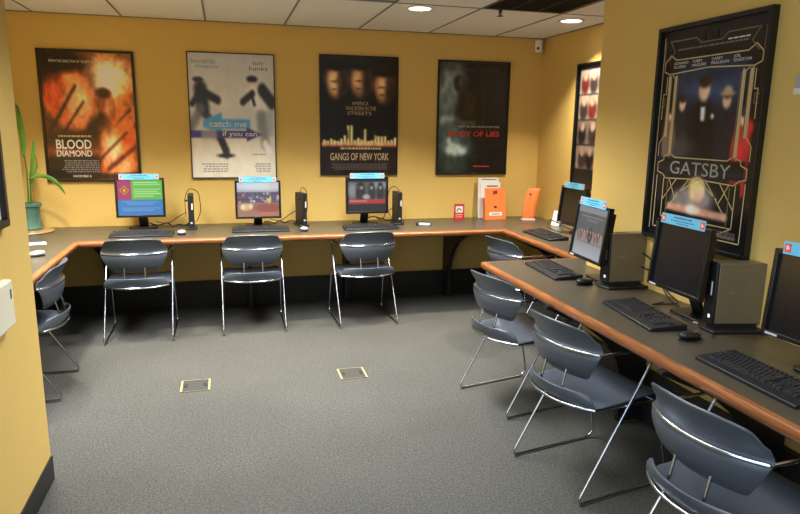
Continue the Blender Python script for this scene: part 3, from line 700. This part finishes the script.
one(lambda mb: mb.box(-0.10, 0.10, -0.07, 0.03, 0, 0.002), 'sheet', paper_m, lf)
one(lambda mb: mb.box(-0.10, 0.09, 0.03, 0.07, 0, 0.003), 'cover', dk_ink, lf)
clp = thing('mouse_pad_card', 'grey card lying on the desk in front of the dark monitor base', 'card', (2.02, 2.30, ZT), math.radians(-60))
one(lambda mb: mb.box(-0.035, 0.035, -0.012, 0.012, 0, 0.006), 'plate', lg_ink, clp)

# ================================================================ CABLES
def cable(pts, label, r=0.0035, group='black computer cables'):
    o = one(lambda mb: mb.tube(fillet(pts, 0.05, 5), r, 6), 'cable', cable_m, smooth=60); tag(o, label, 'cable', group); return o
def wild(x0, x1, y, z, seed, n=7, zz=0.03):
    rs = random.Random(seed); return [(x0 + (x1 - x0) * k / n, y + rs.uniform(-.04, .04), z + rs.uniform(0.0, zz)) for k in range(n + 1)]
for i, (a, b, sd) in enumerate(((-0.62, -0.31, 1), (0.3, 0.6, 3), (1.22, 1.45, 5))):
    nm = ('first', 'middle', 'third')[i]
    cable(wild(a, b, 5.60, ZT + 0.005, sd, zz=.05), f'black cable lying along the wall behind the {nm} far monitor', 0.0055)
    x = b + 0.0
    cable([(a + .05, 5.56, ZT + .06), (a + .14, 5.6, ZT + 0.03), (x - 0.08, 5.56, ZT + 0.10), (x - 0.02, 5.56, ZT + 0.13)], f'black cable rising from behind the {nm} far monitor to the slim computer')
for (x, lab, s) in ((-0.288, 'left', 1), (0.632, 'middle', 0.6), (1.462, 'right', -1)):
    P = [(x - 0.045 * s, 5.53, ZT + 0.10), (x - 0.05 * s, 5.53, ZT + 0.26), (x - 0.01, 5.56, ZT + 0.335), (x + 0.06 * s, 5.58, ZT + 0.30), (x + 0.075 * s, 5.6, ZT + 0.14), (x + 0.03 * s, 5.62, ZT + 0.03), (x - 0.1 * s, 5.62, ZT + 0.006)]
    cable(P, f'thin black cable looping over the {lab} slim upright computer', 0.003)
cable([(2.17, 3.02, ZT + .2), (2.185, 2.9, ZT + .17), (2.18, 2.8, ZT + .05), (2.15, 2.7, ZT + 0.006), (2.1, 2.55, ZT + 0.006)], 'black cable hanging behind the farther desktop computer')
cable([(2.17, 3.02, ZT + .12), (2.185, 2.86, ZT + .10), (2.18, 2.74, ZT + .02), (2.15, 2.6, ZT + 0.006), (1.98, 2.62, ZT + 0.006), (1.97, 2.5, ZT + .05)], 'black cable curling from the farther desktop computer towards the dark monitor')
cable([(2.17, 2.08, ZT + .2), (2.188, 2.0, ZT + .18), (2.185, 1.92, ZT + .09), (2.15, 1.8, ZT + 0.006), (2.0, 1.75, ZT + 0.006)], 'black cable hanging behind the nearer desktop computer')
cable([(1.92, 2.12, ZT + .008), (2.0, 2.2, ZT + 0.004), (1.98, 2.38, ZT + 0.004), (2.05, 2.5, ZT + 0.004)], 'thin black cord running from the mouse towards the dark monitor', 0.002)
cable([(1.96, 3.08, ZT + .008), (2.03, 3.14, ZT + 0.004), (2.1, 3.1, ZT + 0.004)], 'thin black cord behind the mouse at the farther desktop computer', 0.002)
cable([(2.66, 4.72, ZT + .006), (2.6, 4.85, ZT + 0.03), (2.68, 4.98, ZT + 0.09), (2.78, 4.9, ZT + 0.03), (2.82, 4.75, ZT + .006)], 'black cable looping beside the nook monitor')

# ================================================================ PLANT
pl = thing('potted_plant', 'tall thin-leaved green plant in a teal glazed pot beside the near left wall', 'plant', (-1.50, 5.60, ZT + 0.014))
one(lambda mb: mb.lathe([(0.002, 0), (0.074, 0), (0.080, 0.012), (0.073, 0.03), (0.070, 0.09), (0.072, 0.16), (0.078, 0.182), (0.087, 0.187), (0.089, 0.206), (0.081, 0.21), (0.073, 0.2), (0.071, 0.187), (0.002, 0.187)], 32), 'pot', pot_m, pl, smooth=40)
one(lambda mb: mb.lathe([(0.002, 0.1875), (0.070, 0.1875), (0.068, 0.195), (0.002, 0.199)], 24), 'soil', soil_m, pl, smooth=40)
def leaf(pts, wmax, pl, name='leaf'):
    pts = [Vector(p) for p in pts]; C = []
    n = 14
    for k in range(n + 1):
        t = k / n * (len(pts) - 1); i = min(int(t), len(pts) - 2); f = t - i
        p0 = pts[max(i - 1, 0)]; p1 = pts[i]; p2 = pts[i + 1]; p3 = pts[min(i + 2, len(pts) - 1)]
        C.append(0.5 * ((2 * p1) + (-p0 + p2) * f + (2 * p0 - 5 * p1 + 4 * p2 - p3) * f * f + (-p0 + 3 * p1 - 3 * p2 + p3) * f ** 3))
    rows = []
    for k, p in enumerate(C):
        t = (C[min(k + 1, n)] - C[max(k - 1, 0)]).normalized(); s = t.cross(Vector((0.2, 1, 0.1))).normalized(); w = wmax * (math.sin(PI * min(1, (k / n) * 0.94 + 0.05)) ** 0.7)
        b = t.cross(s); rows.append([p - s * w + b * w * .35, p, p + s * w + b * w * .35])
    o = one(lambda mb: mb.grid(rows), name, leaf_m, pl, smooth=70); m = o.modifiers.new('thickness', 'SOLIDIFY'); m.thickness = 0.0016
one(lambda mb: mb.tube([(-0.005, 0, .19), (0.008, -.01, .45), (0.004, -.02, .65), (-0.006, -.02, .84)], 0.006, 8, radii=[.007, .006, .005, .003]), 'stem', stem_m, pl, smooth=60)
one(lambda mb: mb.tube([(0.01, 0.01, .19), (0.02, 0.0, .36), (0.03, -.01, .46)], 0.006, 8, radii=[.007, .006, .004]), 'stem', stem_m, pl, smooth=60)
leaf([(0.0, -.02, .56), (0.01, -.03, .70), (-0.002, -.03, .86), (-0.012, -.02, .96)], 0.024, pl)
leaf([(-0.005, -.01, .80), (-0.01, -.05, .92), (-0.03, -.07, 1.03), (-0.022, -.08, 1.08)], 0.011, pl)
leaf([(0.03, 0, .36), (0.05, -.01, .50), (0.07, -.01, .62), (0.075, 0, .70)], 0.015, pl)
leaf([(0.03, 0.0, .30), (0.05, -.01, .42), (0.085, -.02, .50), (0.08, -.02, .58)], 0.009, pl)
leaf([(0.02, -.02, .40), (0.11, -.04, .425), (0.19, -.05, .40), (0.24, -.05, .345), (0.275, -.05, .28)], 0.017, pl)
leaf([(-0.03, 0, .34), (-0.10, .02, .46), (-0.16, .02, .50), (-0.22, .02, .46)], 0.015, pl)
ty = tag(one(lambda mb: mb.lathe([(0.002, 0.0005), (0.155, 0.0005), (0.162, 0.006), (0.158, 0.0135), (0.002, 0.0135)], 40), 'plant_tray', tray_m, smooth=40), 'round tan wooden tray under the teal plant pot', 'tray'); ty.location = (-1.49, 5.55, ZT)

# ================================================================ FLOOR OUTLETS, WALL DEVICES
def floor_outlet(x, y, label):
    t = thing('floor_outlet', label, 'floor outlet', (x, y, 0), group='brass framed floor outlets')
    one(lambda mb: mb.box(-0.075, 0.075, -0.085, 0.085, 0, 0.004), 'cover_plate', outlet_m, t)
    one(lambda mb: (mb.box(-0.088, -0.075, -0.09, 0.09, 0, 0.006), mb.box(0.075, 0.088, -0.09, 0.09, 0, 0.006), mb.box(-0.075, 0.075, 0.085, 0.09, 0, 0.006), mb.box(-0.075, 0.075, -0.09, -0.087, 0, 0.005)), 'brass_frame', brass_m, t)
    for s in (-1, 1): one(lambda mb: mb.box(s * 0.058 - 0.011, s * 0.058 + 0.011, -0.02, 0.03, 0.004, 0.006), 'cable_port', foot_m, t)
    return t
floor_outlet(-0.232, 3.925, 'floor outlet in the carpet, the left of the two')
floor_outlet(0.745, 3.905, 'floor outlet in the carpet, the right of the two')
def wallthing(name, label, cat, y, z, side):   # side: +1 left wall facing +x ; -1 right wall facing -x
    return thing(name, label, cat, (XL if side > 0 else XR, y, z), PI / 2 if side > 0 else -PI / 2)
# local x along wall, -y out of the wall
tp = wallthing('wall_telephone', 'off-white boxy wall device with a dark slot on the near left wall', 'wall device', 2.50, 0.855, 1)
one(lambda mb: mb.box(-0.14, 0.055, -0.006, 0.0, -0.03, 0.23), 'back_plate', cream_m, tp, bev=0.003)
one(lambda mb: mb.prism([(-0.12, -0.006), (0.075, -0.006), (0.075, -0.03), (0.065, -0.042), (-0.12, -0.042)], 0.0, 0.165), 'case', cream_m, tp, bev=0.004)
one(lambda mb: mb.box(0.032, 0.045, -0.0435, -0.042, 0.10, 0.135), 'dark_slot', dk_ink, tp, bev=0.002)
one(lambda mb: mb.prism([(0.075, -0.008), (0.10, -0.010), (0.104, -0.026), (0.075, -0.034)], 0.02, 0.125), 'side_lever', white_m, tp, bev=0.005)
lp = wallthing('wall_picture', 'black framed picture with pale mat, cut off at the left edge of the view', 'picture', 2.335, 1.205, 1)
def pf(mb, w, h, b, d):
    mb.box(-w, w, -d, 0, 0, b); mb.box(-w, w, -d, 0, h - b, h); mb.box(-w, -w + b, -d, 0, b, h - b); mb.box(w - b, w, -d, 0, b, h - b)
one(lambda mb: pf(mb, 0.325, 0.95, 0.028, 0.03), 'frame', frame_m, lp, bev=0.002)
one(lambda mb: mb.box(-0.297, 0.297, -0.01, -0.002, 0.028, 0.922), 'mat_board', mat('pale_mat_board', rgb(206, 204, 190), 0.5), lp)
one(lambda mb: mb.box(-0.2, 0.2, -0.012, -0.0105, 0.13, 0.82), 'print', dk_ink, lp)
ws = wallthing('wall_card_holder', 'small clear plastic holder on the right wall at the edge of the view', 'card holder', 2.07, 1.735, -1)
one(lambda mb: mb.box(-0.062, 0.06, -0.012, 0, 0, 0.07), 'holder', lg_ink, ws, bev=0.003)
one(lambda mb: mb.box(-0.06, 0.06, -0.016, -0.0125, -0.004, 0.02), 'lip', white_m, ws, bev=0.002)

# ================================================================ POSTERS
PW, PH = 0.71, 1.04
def poster(x, y, z, rz, label, pic, b=0.012, w=PW, h=PH, d=0.022):
    t = thing('framed_poster', label, 'poster', (x, y, z), rz)      # origin: middle of the lower edge on the wall
    one(lambda mb: pf(mb, w / 2, h, b, d), 'frame', frame_m, t, bev=0.0015)
    mb = MB(); mb.box(-w / 2 + b, w / 2 - b, -0.008, -0.001, b, h - b); mb.build('backing', frame_m, t)
    pw, ph = w - 2 * b, h - 2 * b
    pic.mesh('print', pw, ph, print_m, face_T(-pw / 2, -0.012, b), t)
    def at(u, v, off=0.0128): return face_T(-pw / 2 + u * pw, -off, b + (1 - v) * ph)
    return t, pw, ph, at
def put(tt, s, u0, v0, u1, v1, m, bold=0.0, off=0.0128):
    t, pw, ph, at = tt; return text(s, (u1 - u0) * pw, (v1 - v0) * ph, m, at(u0, v1, off), t, bold=bold)
def bars(tt, u0, v0, u1, v1, n, m, seed=1, name='credit_lines'):
    t, pw, ph, at = tt; rs = random.Random(seed); mb = MB()
    for k in range(n):
        v = v0 + (v1 - v0) * (k + .5) / n; u = u0 + rs.uniform(0, .05); hh = (v1 - v0) / n * .3
        while u < u1:
            L = rs.uniform(.012, .05); T = at(u, v + hh, 0.0126); e = min(L, u1 - u)
            mb.add([T @ Vector(q) for q in ((0, 0, 0), (e * pw, 0, 0), (e * pw, 2 * hh * ph, 0), (0, 2 * hh * ph, 0))], [(0, 1, 2, 3)]); u += L + .008
    return mb.build(name, m, t, fix=False)
NX, NY = 90, 130
# 1: fiery orange and black
p = Pic(NX, NY, (44, 26, 20)); p.grad((50, 40, 38), (120, 60, 30), 0, .6)
p.ell(.70, .30, .34, .34, (214, 120, 60), .6); p.ell(.72, .18, .22, .12, (250, 226, 190), .6); p.ell(.68, .25, .12, .08, (255, 240, 214), .6, .9)
p.ell(.20, .30, .36, .32, (52, 30, 28), .35); p.ell(.32, .37, .23, .23, (200, 104, 66), .2); p.ell(.38, .38, .14, .16, (232, 158, 116), .45); p.ell(.14, .30, .1, .16, (120, 50, 34), .4, .7); p.ell(.18, .08, .3, .08, (34, 22, 20), .35); p.ell(.08, .36, .08, .12, (202, 84, 48), .4)
p.ell(.68, .42, .10, .14, (110, 60, 44), .2); p.ell(.72, .43, .05, .09, (178, 112, 80), .4); p.ell(.66, .31, .09, .04, (60, 34, 28), .3)
p.ell(.25, .68, .36, .07, (40, 20, 16), .4); p.ell(.60, .62, .13, .12, (50, 26, 20), .4)
for q in ((.05, .62, .36, .26, .016), (.20, .62, .44, .38, .012), (.30, .72, .62, .50, .03), (.55, .86, 1.0, .56, .02), (.58, .70, .95, .44, .012)): p.line(*q, (38, 18, 14), .6, .85)
p.ell(.80, .72, .18, .2, (206, 104, 52), .5, .9); p.ell(.72, .76, .1, .14, (226, 160, 120), .5); p.ell(.92, .66, .06, .14, (226, 90, 40), .5); p.ell(.80, .90, .14, .1, (190, 120, 80), .5)
for q in ((.60, .82, .9, .62, .012), (.66, .92, .98, .74, .02)): p.line(*q, (60, 26, 18), .6, .8)
p.rect(0, .80, .56, 1, (24, 20, 22), .06, .92); p.rect(0, .95, 1, 1, (26, 20, 20), .03, .8); p.noise(16, .25, 2); p.noise(40, .18, 3); p.vivid(1.3, 1.15)
t1 = poster(-1.040, D, 1.112, 0, 'black framed film poster in fiery orange and black, leftmost on the far wall', p, b=.02)
put(t1, 'FROM THE DIRECTOR OF "GLORY" AND "THE LAST SAMURAI"', .10, .062, .90, .082, w_ink)
put(t1, 'BLOOD', .10, .68, .49, .755, w_ink, .02); put(t1, 'DIAMOND', .10, .765, .49, .815, w_ink, .012)
put(t1, 'DECEMBER 8', .26, .965, .46, .982, w_ink)
bars(t1, .12, .64, .50, .665, 1, tan_ink, 4); bars(t1, .14, .84, .56, .945, 6, g_ink, 5)
# 2: pale with running figures
p = Pic(NX, NY, (196, 196, 200)); p.grad((186, 188, 194), (214, 212, 208), 0, .42); p.rect(0, .42, 1, .58, (206, 208, 212), .02); p.rect(0, .63, 1, 1, (226, 220, 206), .02)
dk = (46, 46, 52)
def runner(cx, s, cap):
    p.ell(cx, .235, .045, .038, (206, 172, 154), .3); p.ell(cx - .005, .208, .06 if cap else .055, .022, (58, 58, 74), .25)
    p.line(cx + .02, .29, cx + .04, .42, .075, dk, .35); p.line(cx + .03, .30, cx + .22, .37, .035, dk, .4); p.line(cx + .02, .30, cx - .08, .40, .028, dk, .4)
    p.line(cx + .04, .44, cx + .20, .64, .042, dk, .4, .8); p.line(cx + .20, .64, cx + .30, .78, .035, dk, .4, .9); p.line(cx + .02, .44, cx - .10, .58, .045, (110, 112, 122), .5, .8)
runner(.11, 1, True); p.ell(.40, .82, .10, .018, (44, 44, 50), .3); p.line(.36, .70, .41, .81, .035, dk, .3)
p.ell(.74, .235, .05, .04, (206, 172, 154), .3); p.ell(.74, .195, .065, .028, (40, 40, 44), .25); p.line(.74, .30, .84, .42, .07, (225, 225, 228), .4); p.line(.86, .28, .97, .38, .055, dk, .3); p.line(.74, .31, .62, .38, .03, dk, .4); p.line(.73, .31, .76, .40, .016, dk, .3)
p.rect(.78, .45, .98, .66, (150, 170, 190), .03, .6); p.line(.84, .50, .88, .72, .05, (120, 124, 134), .5, .7); p.line(.88, .72, .92, .77, .03, (240, 240, 240), .4)
p.rect(.36, .52, .70, .60, (84, 164, 226), .01); k = np.clip((.30 - np.abs(p.V - .56) * 3 - np.abs(p.U - .36) * .9) * 20, 0, 1) * (p.U < .37); p.mix(k * (p.U > .14), (84, 164, 226))
p.rect(.0, .615, .68, .675, (74, 70, 146), .01); k = np.clip((.18 - np.abs(p.V - .645) * 3 - (p.U - .68)) * 20, 0, 1) * (p.U > .66); p.mix(k, (74, 70, 146)); p.rect(.12, .60, .30, .69, (176, 178, 186), .03, .7)
p.noise(20, .03, 3); p.vivid(1.08)
t2 = poster(0.075, D, 1.134, 0, 'thin black framed pale poster with two running figures and a blue arrow', p, b=.008)
put(t2, 'leonardo', .04, .045, .32, .082, b_ink); put(t2, 'dicaprio', .08, .090, .34, .125, b_ink); put(t2, 'tom', .75, .055, .88, .080, dk_ink); put(t2, 'hanks', .71, .092, .93, .126, dk_ink)
put(t2, 'catch me', .22, .535, .66, .585, w_ink, .01); put(t2, 'if you can', .37, .618, .78, .672, w_ink, .01)
bars(t2, .10, .88, .42, .96, 4, lg_ink, 3); bars(t2, .72, .88, .94, .96, 4, lg_ink, 6); bars(t2, .70, .80, .88, .82, 1, lg_ink, 7)
# 3: dark with gold skyline
p = Pic(NX, NY, (26, 22, 20)); p.grad((30, 24, 20), (20, 18, 20), 0, .5)
for cx, cy in ((.20, .20), (.52, .19), (.83, .24)):
    p.ell(cx, cy, .14, .14, (110, 78, 54), .35, .9); p.ell(cx - .03, cy + .01, .075, .10, (206, 162, 120), .5, .9); p.ell(cx, cy - .12, .15, .04, (18, 16, 16), .4); p.ell(cx + .07, cy + .02, .06, .12, (24, 18, 16), .5, .7); p.ell(cx - .03, cy + .01, .05, .008, (36, 26, 22), .5, .7); p.ell(cx - .03, cy + .075, .035, .008, (60, 34, 28), .5, .7)
rs = random.Random(4); p.grad((26, 22, 22), (26, 22, 22), .0, 1, 0)
hts = {.36: .17, .54: .12}
for k in range(22):
    x = .02 + k * .045; hh = rs.uniform(.02, .08)
    if k in (7, 8): hh = .16
    if k == 12: hh = .13
    p.rect(x, .74 - hh, x + .034, .76, (238, 206, 142), .008, .95)
for k in range(22):
    if k % 4 == 3: p.rect(.02 + k * .045, .62, .036 + k * .045, .70, (60, 44, 36), .01, .9)
k = np.clip(1 - np.abs(p.V - .745) / .035, 0, 1); p.mix(k, (206, 140, 102)); k = np.clip((p.V - .74) / .05, 0, 1); p.mix(k, (34, 26, 24)); p.noise(20, .2, 7); p.vivid(1.35, 1.1)
t3 = poster(1.169, D, 1.156, 0, 'dark poster with three dim portraits above a glowing gold skyline', p, b=.014)
put(t3, 'AMERICA', .40, .375, .62, .405, tan_ink); put(t3, 'WAS BORN IN THE', .32, .415, .72, .45, tan_ink); put(t3, 'STREETS', .34, .46, .66, .49, tan_ink)
put(t3, 'GANGS OF NEW YORK', .11, .82, .90, .885, tan_ink, .01)
bars(t3, .2, .765, .8, .795, 1, tan_ink, 2); bars(t3, .12, .91, .88, .97, 4, dg_ink, 3)
# 4: black with pale blue light
p = Pic(NX, NY, (22, 24, 26)); p.ell(.16, .22, .22, .2, (120, 134, 134), .6, .8); p.ell(.12, .47, .18, .22, (110, 130, 132), .6, .7)
p.ell(.52, .38, .26, .24, (24, 24, 24), .25); p.ell(.28, .19, .075, .075, (40, 38, 36), .2); p.ell(.31, .17, .03, .04, (90, 84, 74), .5, .7); p.ell(.40, .40, .12, .18, (54, 46, 32), .5, .6); p.ell(.12, .52, .14, .035, (120, 132, 128), .5, .8); p.ell(.38, .54, .2, .025, (70, 80, 78), .5, .8)
p.ell(.22, .73, .22, .12, (84, 116, 122), .6, .9); p.ell(.26, .79, .13, .05, (200, 224, 226), .5); p.line(.16, .70, .27, .80, .03, (150, 174, 176), .5); p.ell(.2, .92, .2, .08, (40, 50, 48), .6)
p.rect(.55, .25, 1, 1, (18, 18, 20), .05, .8); p.rect(.62, .28, .66, .6, (40, 40, 40), .03, .5); p.noise(20, .25, 5); p.vivid(1.35, 1.05)
t4 = poster(2.252, D, 1.152, 0, 'black poster with a dim figure and pale blue glow above red title lettering', p, b=.016)
put(t4, 'DiCAPRIO   CROWE', .16, .05, .86, .075, dr_ink); put(t4, 'BODY OF LIES', .15, .615, .90, .662, r_ink, .02)
put(t4, 'TRUST NO ONE. DECEIVE EVERYONE.', .28, .565, .90, .580, w_ink); bars(t4, .40, .60, .88, .608, 1, dr_ink, 2); bars(t4, .52, .93, .76, .945, 1, r_ink, 4)
# 5: nook poster, four stacked pictures
p = Pic(NX, NY, (16, 14, 14)); rs = random.Random(8)
for k in range(4):
    v0 = .04 + .205 * k; p.rect(.06, v0, .94, v0 + .195, ((206, 196, 180), (186, 164, 140), (150, 130, 110), (176, 150, 130))[k], .01)
    for j in range(4): 
        x = .2 + .2 * j + rs.uniform(-.03, .03); p.ell(x, v0 + .12, .09, .08, rs.choice([(40, 30, 30), (120, 46, 40), (70, 56, 50)]), .3); p.ell(x, v0 + .05, .055, .04, (210, 170, 140), .3)
p.noise(20, .2, 9); p.vivid(.72)
t5 = poster(XN, 5.10 - .355, 1.09, -PI / 2, 'narrow visible poster of stacked pictures on the nook wall behind the wall corner', p, b=.016)
# 6: large black and gold poster on the near right wall
p = Pic(100, 150, (22, 22, 26)); p.rect(.17, .19, .83, .60, (26, 30, 42), .02)
p.ell(.38, .26, .16, .07, (64, 84, 112), .7, .9); p.ell(.64, .27, .16, .08, (60, 82, 116), .7, .9); p.ell(.5, .22, .3, .05, (36, 46, 66), .6)
def fig(cx, cy, s, suit, skin=(196, 160, 136), hair=(50, 36, 28), hat=False):
    p.ell(cx, cy + .17 * s, .10 * s, .14 * s, suit, .2); p.rect(cx - .09 * s, cy + .12 * s, cx + .09 * s, cy + .42 * s, suit, .02)
    p.ell(cx, cy, .042 * s, .042 * s, skin, .25); p.ell(cx, cy - .028 * s, .045 * s, .022 * s, hair, .3)
    if hat: p.ell(cx, cy - .03 * s, .075 * s, .012 * s, (150, 132, 104), .3); p.ell(cx, cy - .045 * s, .045 * s, .022 * s, (160, 142, 112), .3)
p.rect(.08, .40, .30, .60, (60, 54, 56), .04, .8); p.rect(.72, .40, .94, .60, (84, 36, 40), .04, .6)
fig(.27, .35, .8, (44, 42, 46)); fig(.15, .40, .7, (110, 90, 80), hair=(60, 40, 30)); fig(.70, .34, .9, (34, 36, 44), hat=True); fig(.86, .42, .8, (168, 44, 50), hair=(66, 44, 64)); p.line(.92, .46, .84, .56, .03, (196, 52, 56), .4)
fig(.48, .29, 1.25, (24, 24, 28)); p.rect(.455, .35, .505, .43, (220, 218, 214), .012); p.ell(.48, .358, .028, .010, (16, 16, 18), .2); p.line(.44, .36, .46, .5, .018, (16, 16, 20), .4); p.ell(.58, .41, .015, .012, (214, 212, 210), .3)
p.ell(.30, .56, .12, .05, (70, 66, 66), .5, .7); p.rect(.08, .605, .92, .69, (20, 20, 24), .01); p.rect(.10, .66, .9, .672, (40, 78, 110), .02, .6)
p.rect(.10, .70, .90, .99, (18, 18, 20), .01)
p.ell(.5, .79, .17, .065, (128, 122, 120), .35); p.ell(.34, .81, .10, .05, (118, 112, 110), .35); p.ell(.5, .745, .07, .055, (214, 176, 120), .3); p.ell(.53, .76, .05, .045, (212, 166, 142), .3); p.ell(.5, .722, .075, .028, (206, 174, 120), .35); p.line(.22, .845, .80, .855, .018, (176, 132, 112), .3); p.ell(.48, .845, .07, .022, (222, 196, 180), .4)
p.noise(24, .12, 11); p.vivid(1.25, 1.1)
GW, GH = PW * 1.02, PH * 1.02
t6 = poster(XR, 2.259 + GW / 2, 1.030, -PI / 2, 'largest poster, gold lines around a man in a dinner suit, near right wall', p, b=.02, w=GW, h=GH, d=.035)
def golds(tt, segs, m, name, wd=.0045):
    t, pw, ph, at = tt; mb = MB()
    for s in segs:
        for (a, b), (c, d) in zip(s[:-1], s[1:]):
            A = Vector((a * pw, (1 - b) * ph, 0)); B = Vector((c * pw, (1 - d) * ph, 0)); e = (B - A).normalized() * wd / 2; n = Vector((-e.y, e.x, 0)); T = at(0, 1, 0.0124)
            mb.add([T @ q for q in (A - e - n, B + e - n, B + e + n, A - e + n)], [(0, 1, 2, 3)])
    return mb.build(name, m, t, fix=False)
def mir(s): return [[(1 - a, b) for a, b in q] for q in s]
S = [[(.10, .115), (.16, .14), (.5, .14)], [(.04, .19), (.04, .15), (.10, .115)], [(.04, .19), (.10, .205), (.5, .19)], [(.135, .21), (.165, .225), (.165, .60)], [(.10, .21), (.10, .50), (.05, .54), (.05, .60)],
     [(.5, .605), (.24, .605), (.20, .59), (.12, .60), (.12, .62), (.06, .635), (.06, .68), (.12, .69), (.16, .71), (.5, .70)], [(.14, .71), (.14, .90)], [(.06, .70), (.06, .96)], [(.14, .90), (.5, .90)], [(.5, .70), (.30, .78)], [(.42, .70), (.20, .86)], [(.28, .71), (.14, .82)], [(.06, .96), (.36, .96)], [(.34, .96), (.14, .90)], [(.2, .71), (.28, .80)],
     [(.02, .03), (.02, .97)], [(.05, .42), (.05, .30), (.08, .30), (.08, .22)]]
golds(t6, S + mir(S), gold_m, 'gold_lines', .0055)
S = [[(.44, .03), (.44, .07)], [(.56, .03), (.56, .07)], [(.08, .05), (.35, .05), (.40, .075), (.5, .075)], [(.08, .05), (.14, .10), (.08, .14)], [(.035, .05), (.035, .14)], [(.20, .23), (.20, .58)], [(.13, .23), (.13, .52)], [(.03, .32), (.07, .32), (.07, .36), (.03, .36)], [(.10, .94), (.30, .94)], [(.19, .90), (.19, .72)]]
golds(t6, S + mir(S), goldd_m, 'dim_gold_lines', .006)
S = [[(.18, .22), (.18, .59)], [(.115, .22), (.115, .50)]]
for q in S + mir(S): golds(t6, [q], gold_m, 'gold_pillar', .013)
for s, a, b in (('LEONARDO\nDiCAPRIO', .14, .29), ('TOBEY\nMAGUIRE', .33, .47), ('CAREY\nMULLIGAN', .52, .68), ('JOEL\nEDGERTON', .72, .87)):
    put(t6, s, a, .150, b, .18, w_ink)
put(t6, 'GATSBY', .20, .622, .80, .684, mat('silver_title_ink', rgb(170, 166, 156), 0.4), .0)
bars(t6, .16, .088, .84, .10, 1, g_ink, 3); bars(t6, .55, .915, .90, .95, 4, g_ink, 4); bars(t6, .62, .075, .84, .085, 1, w_ink, 5)
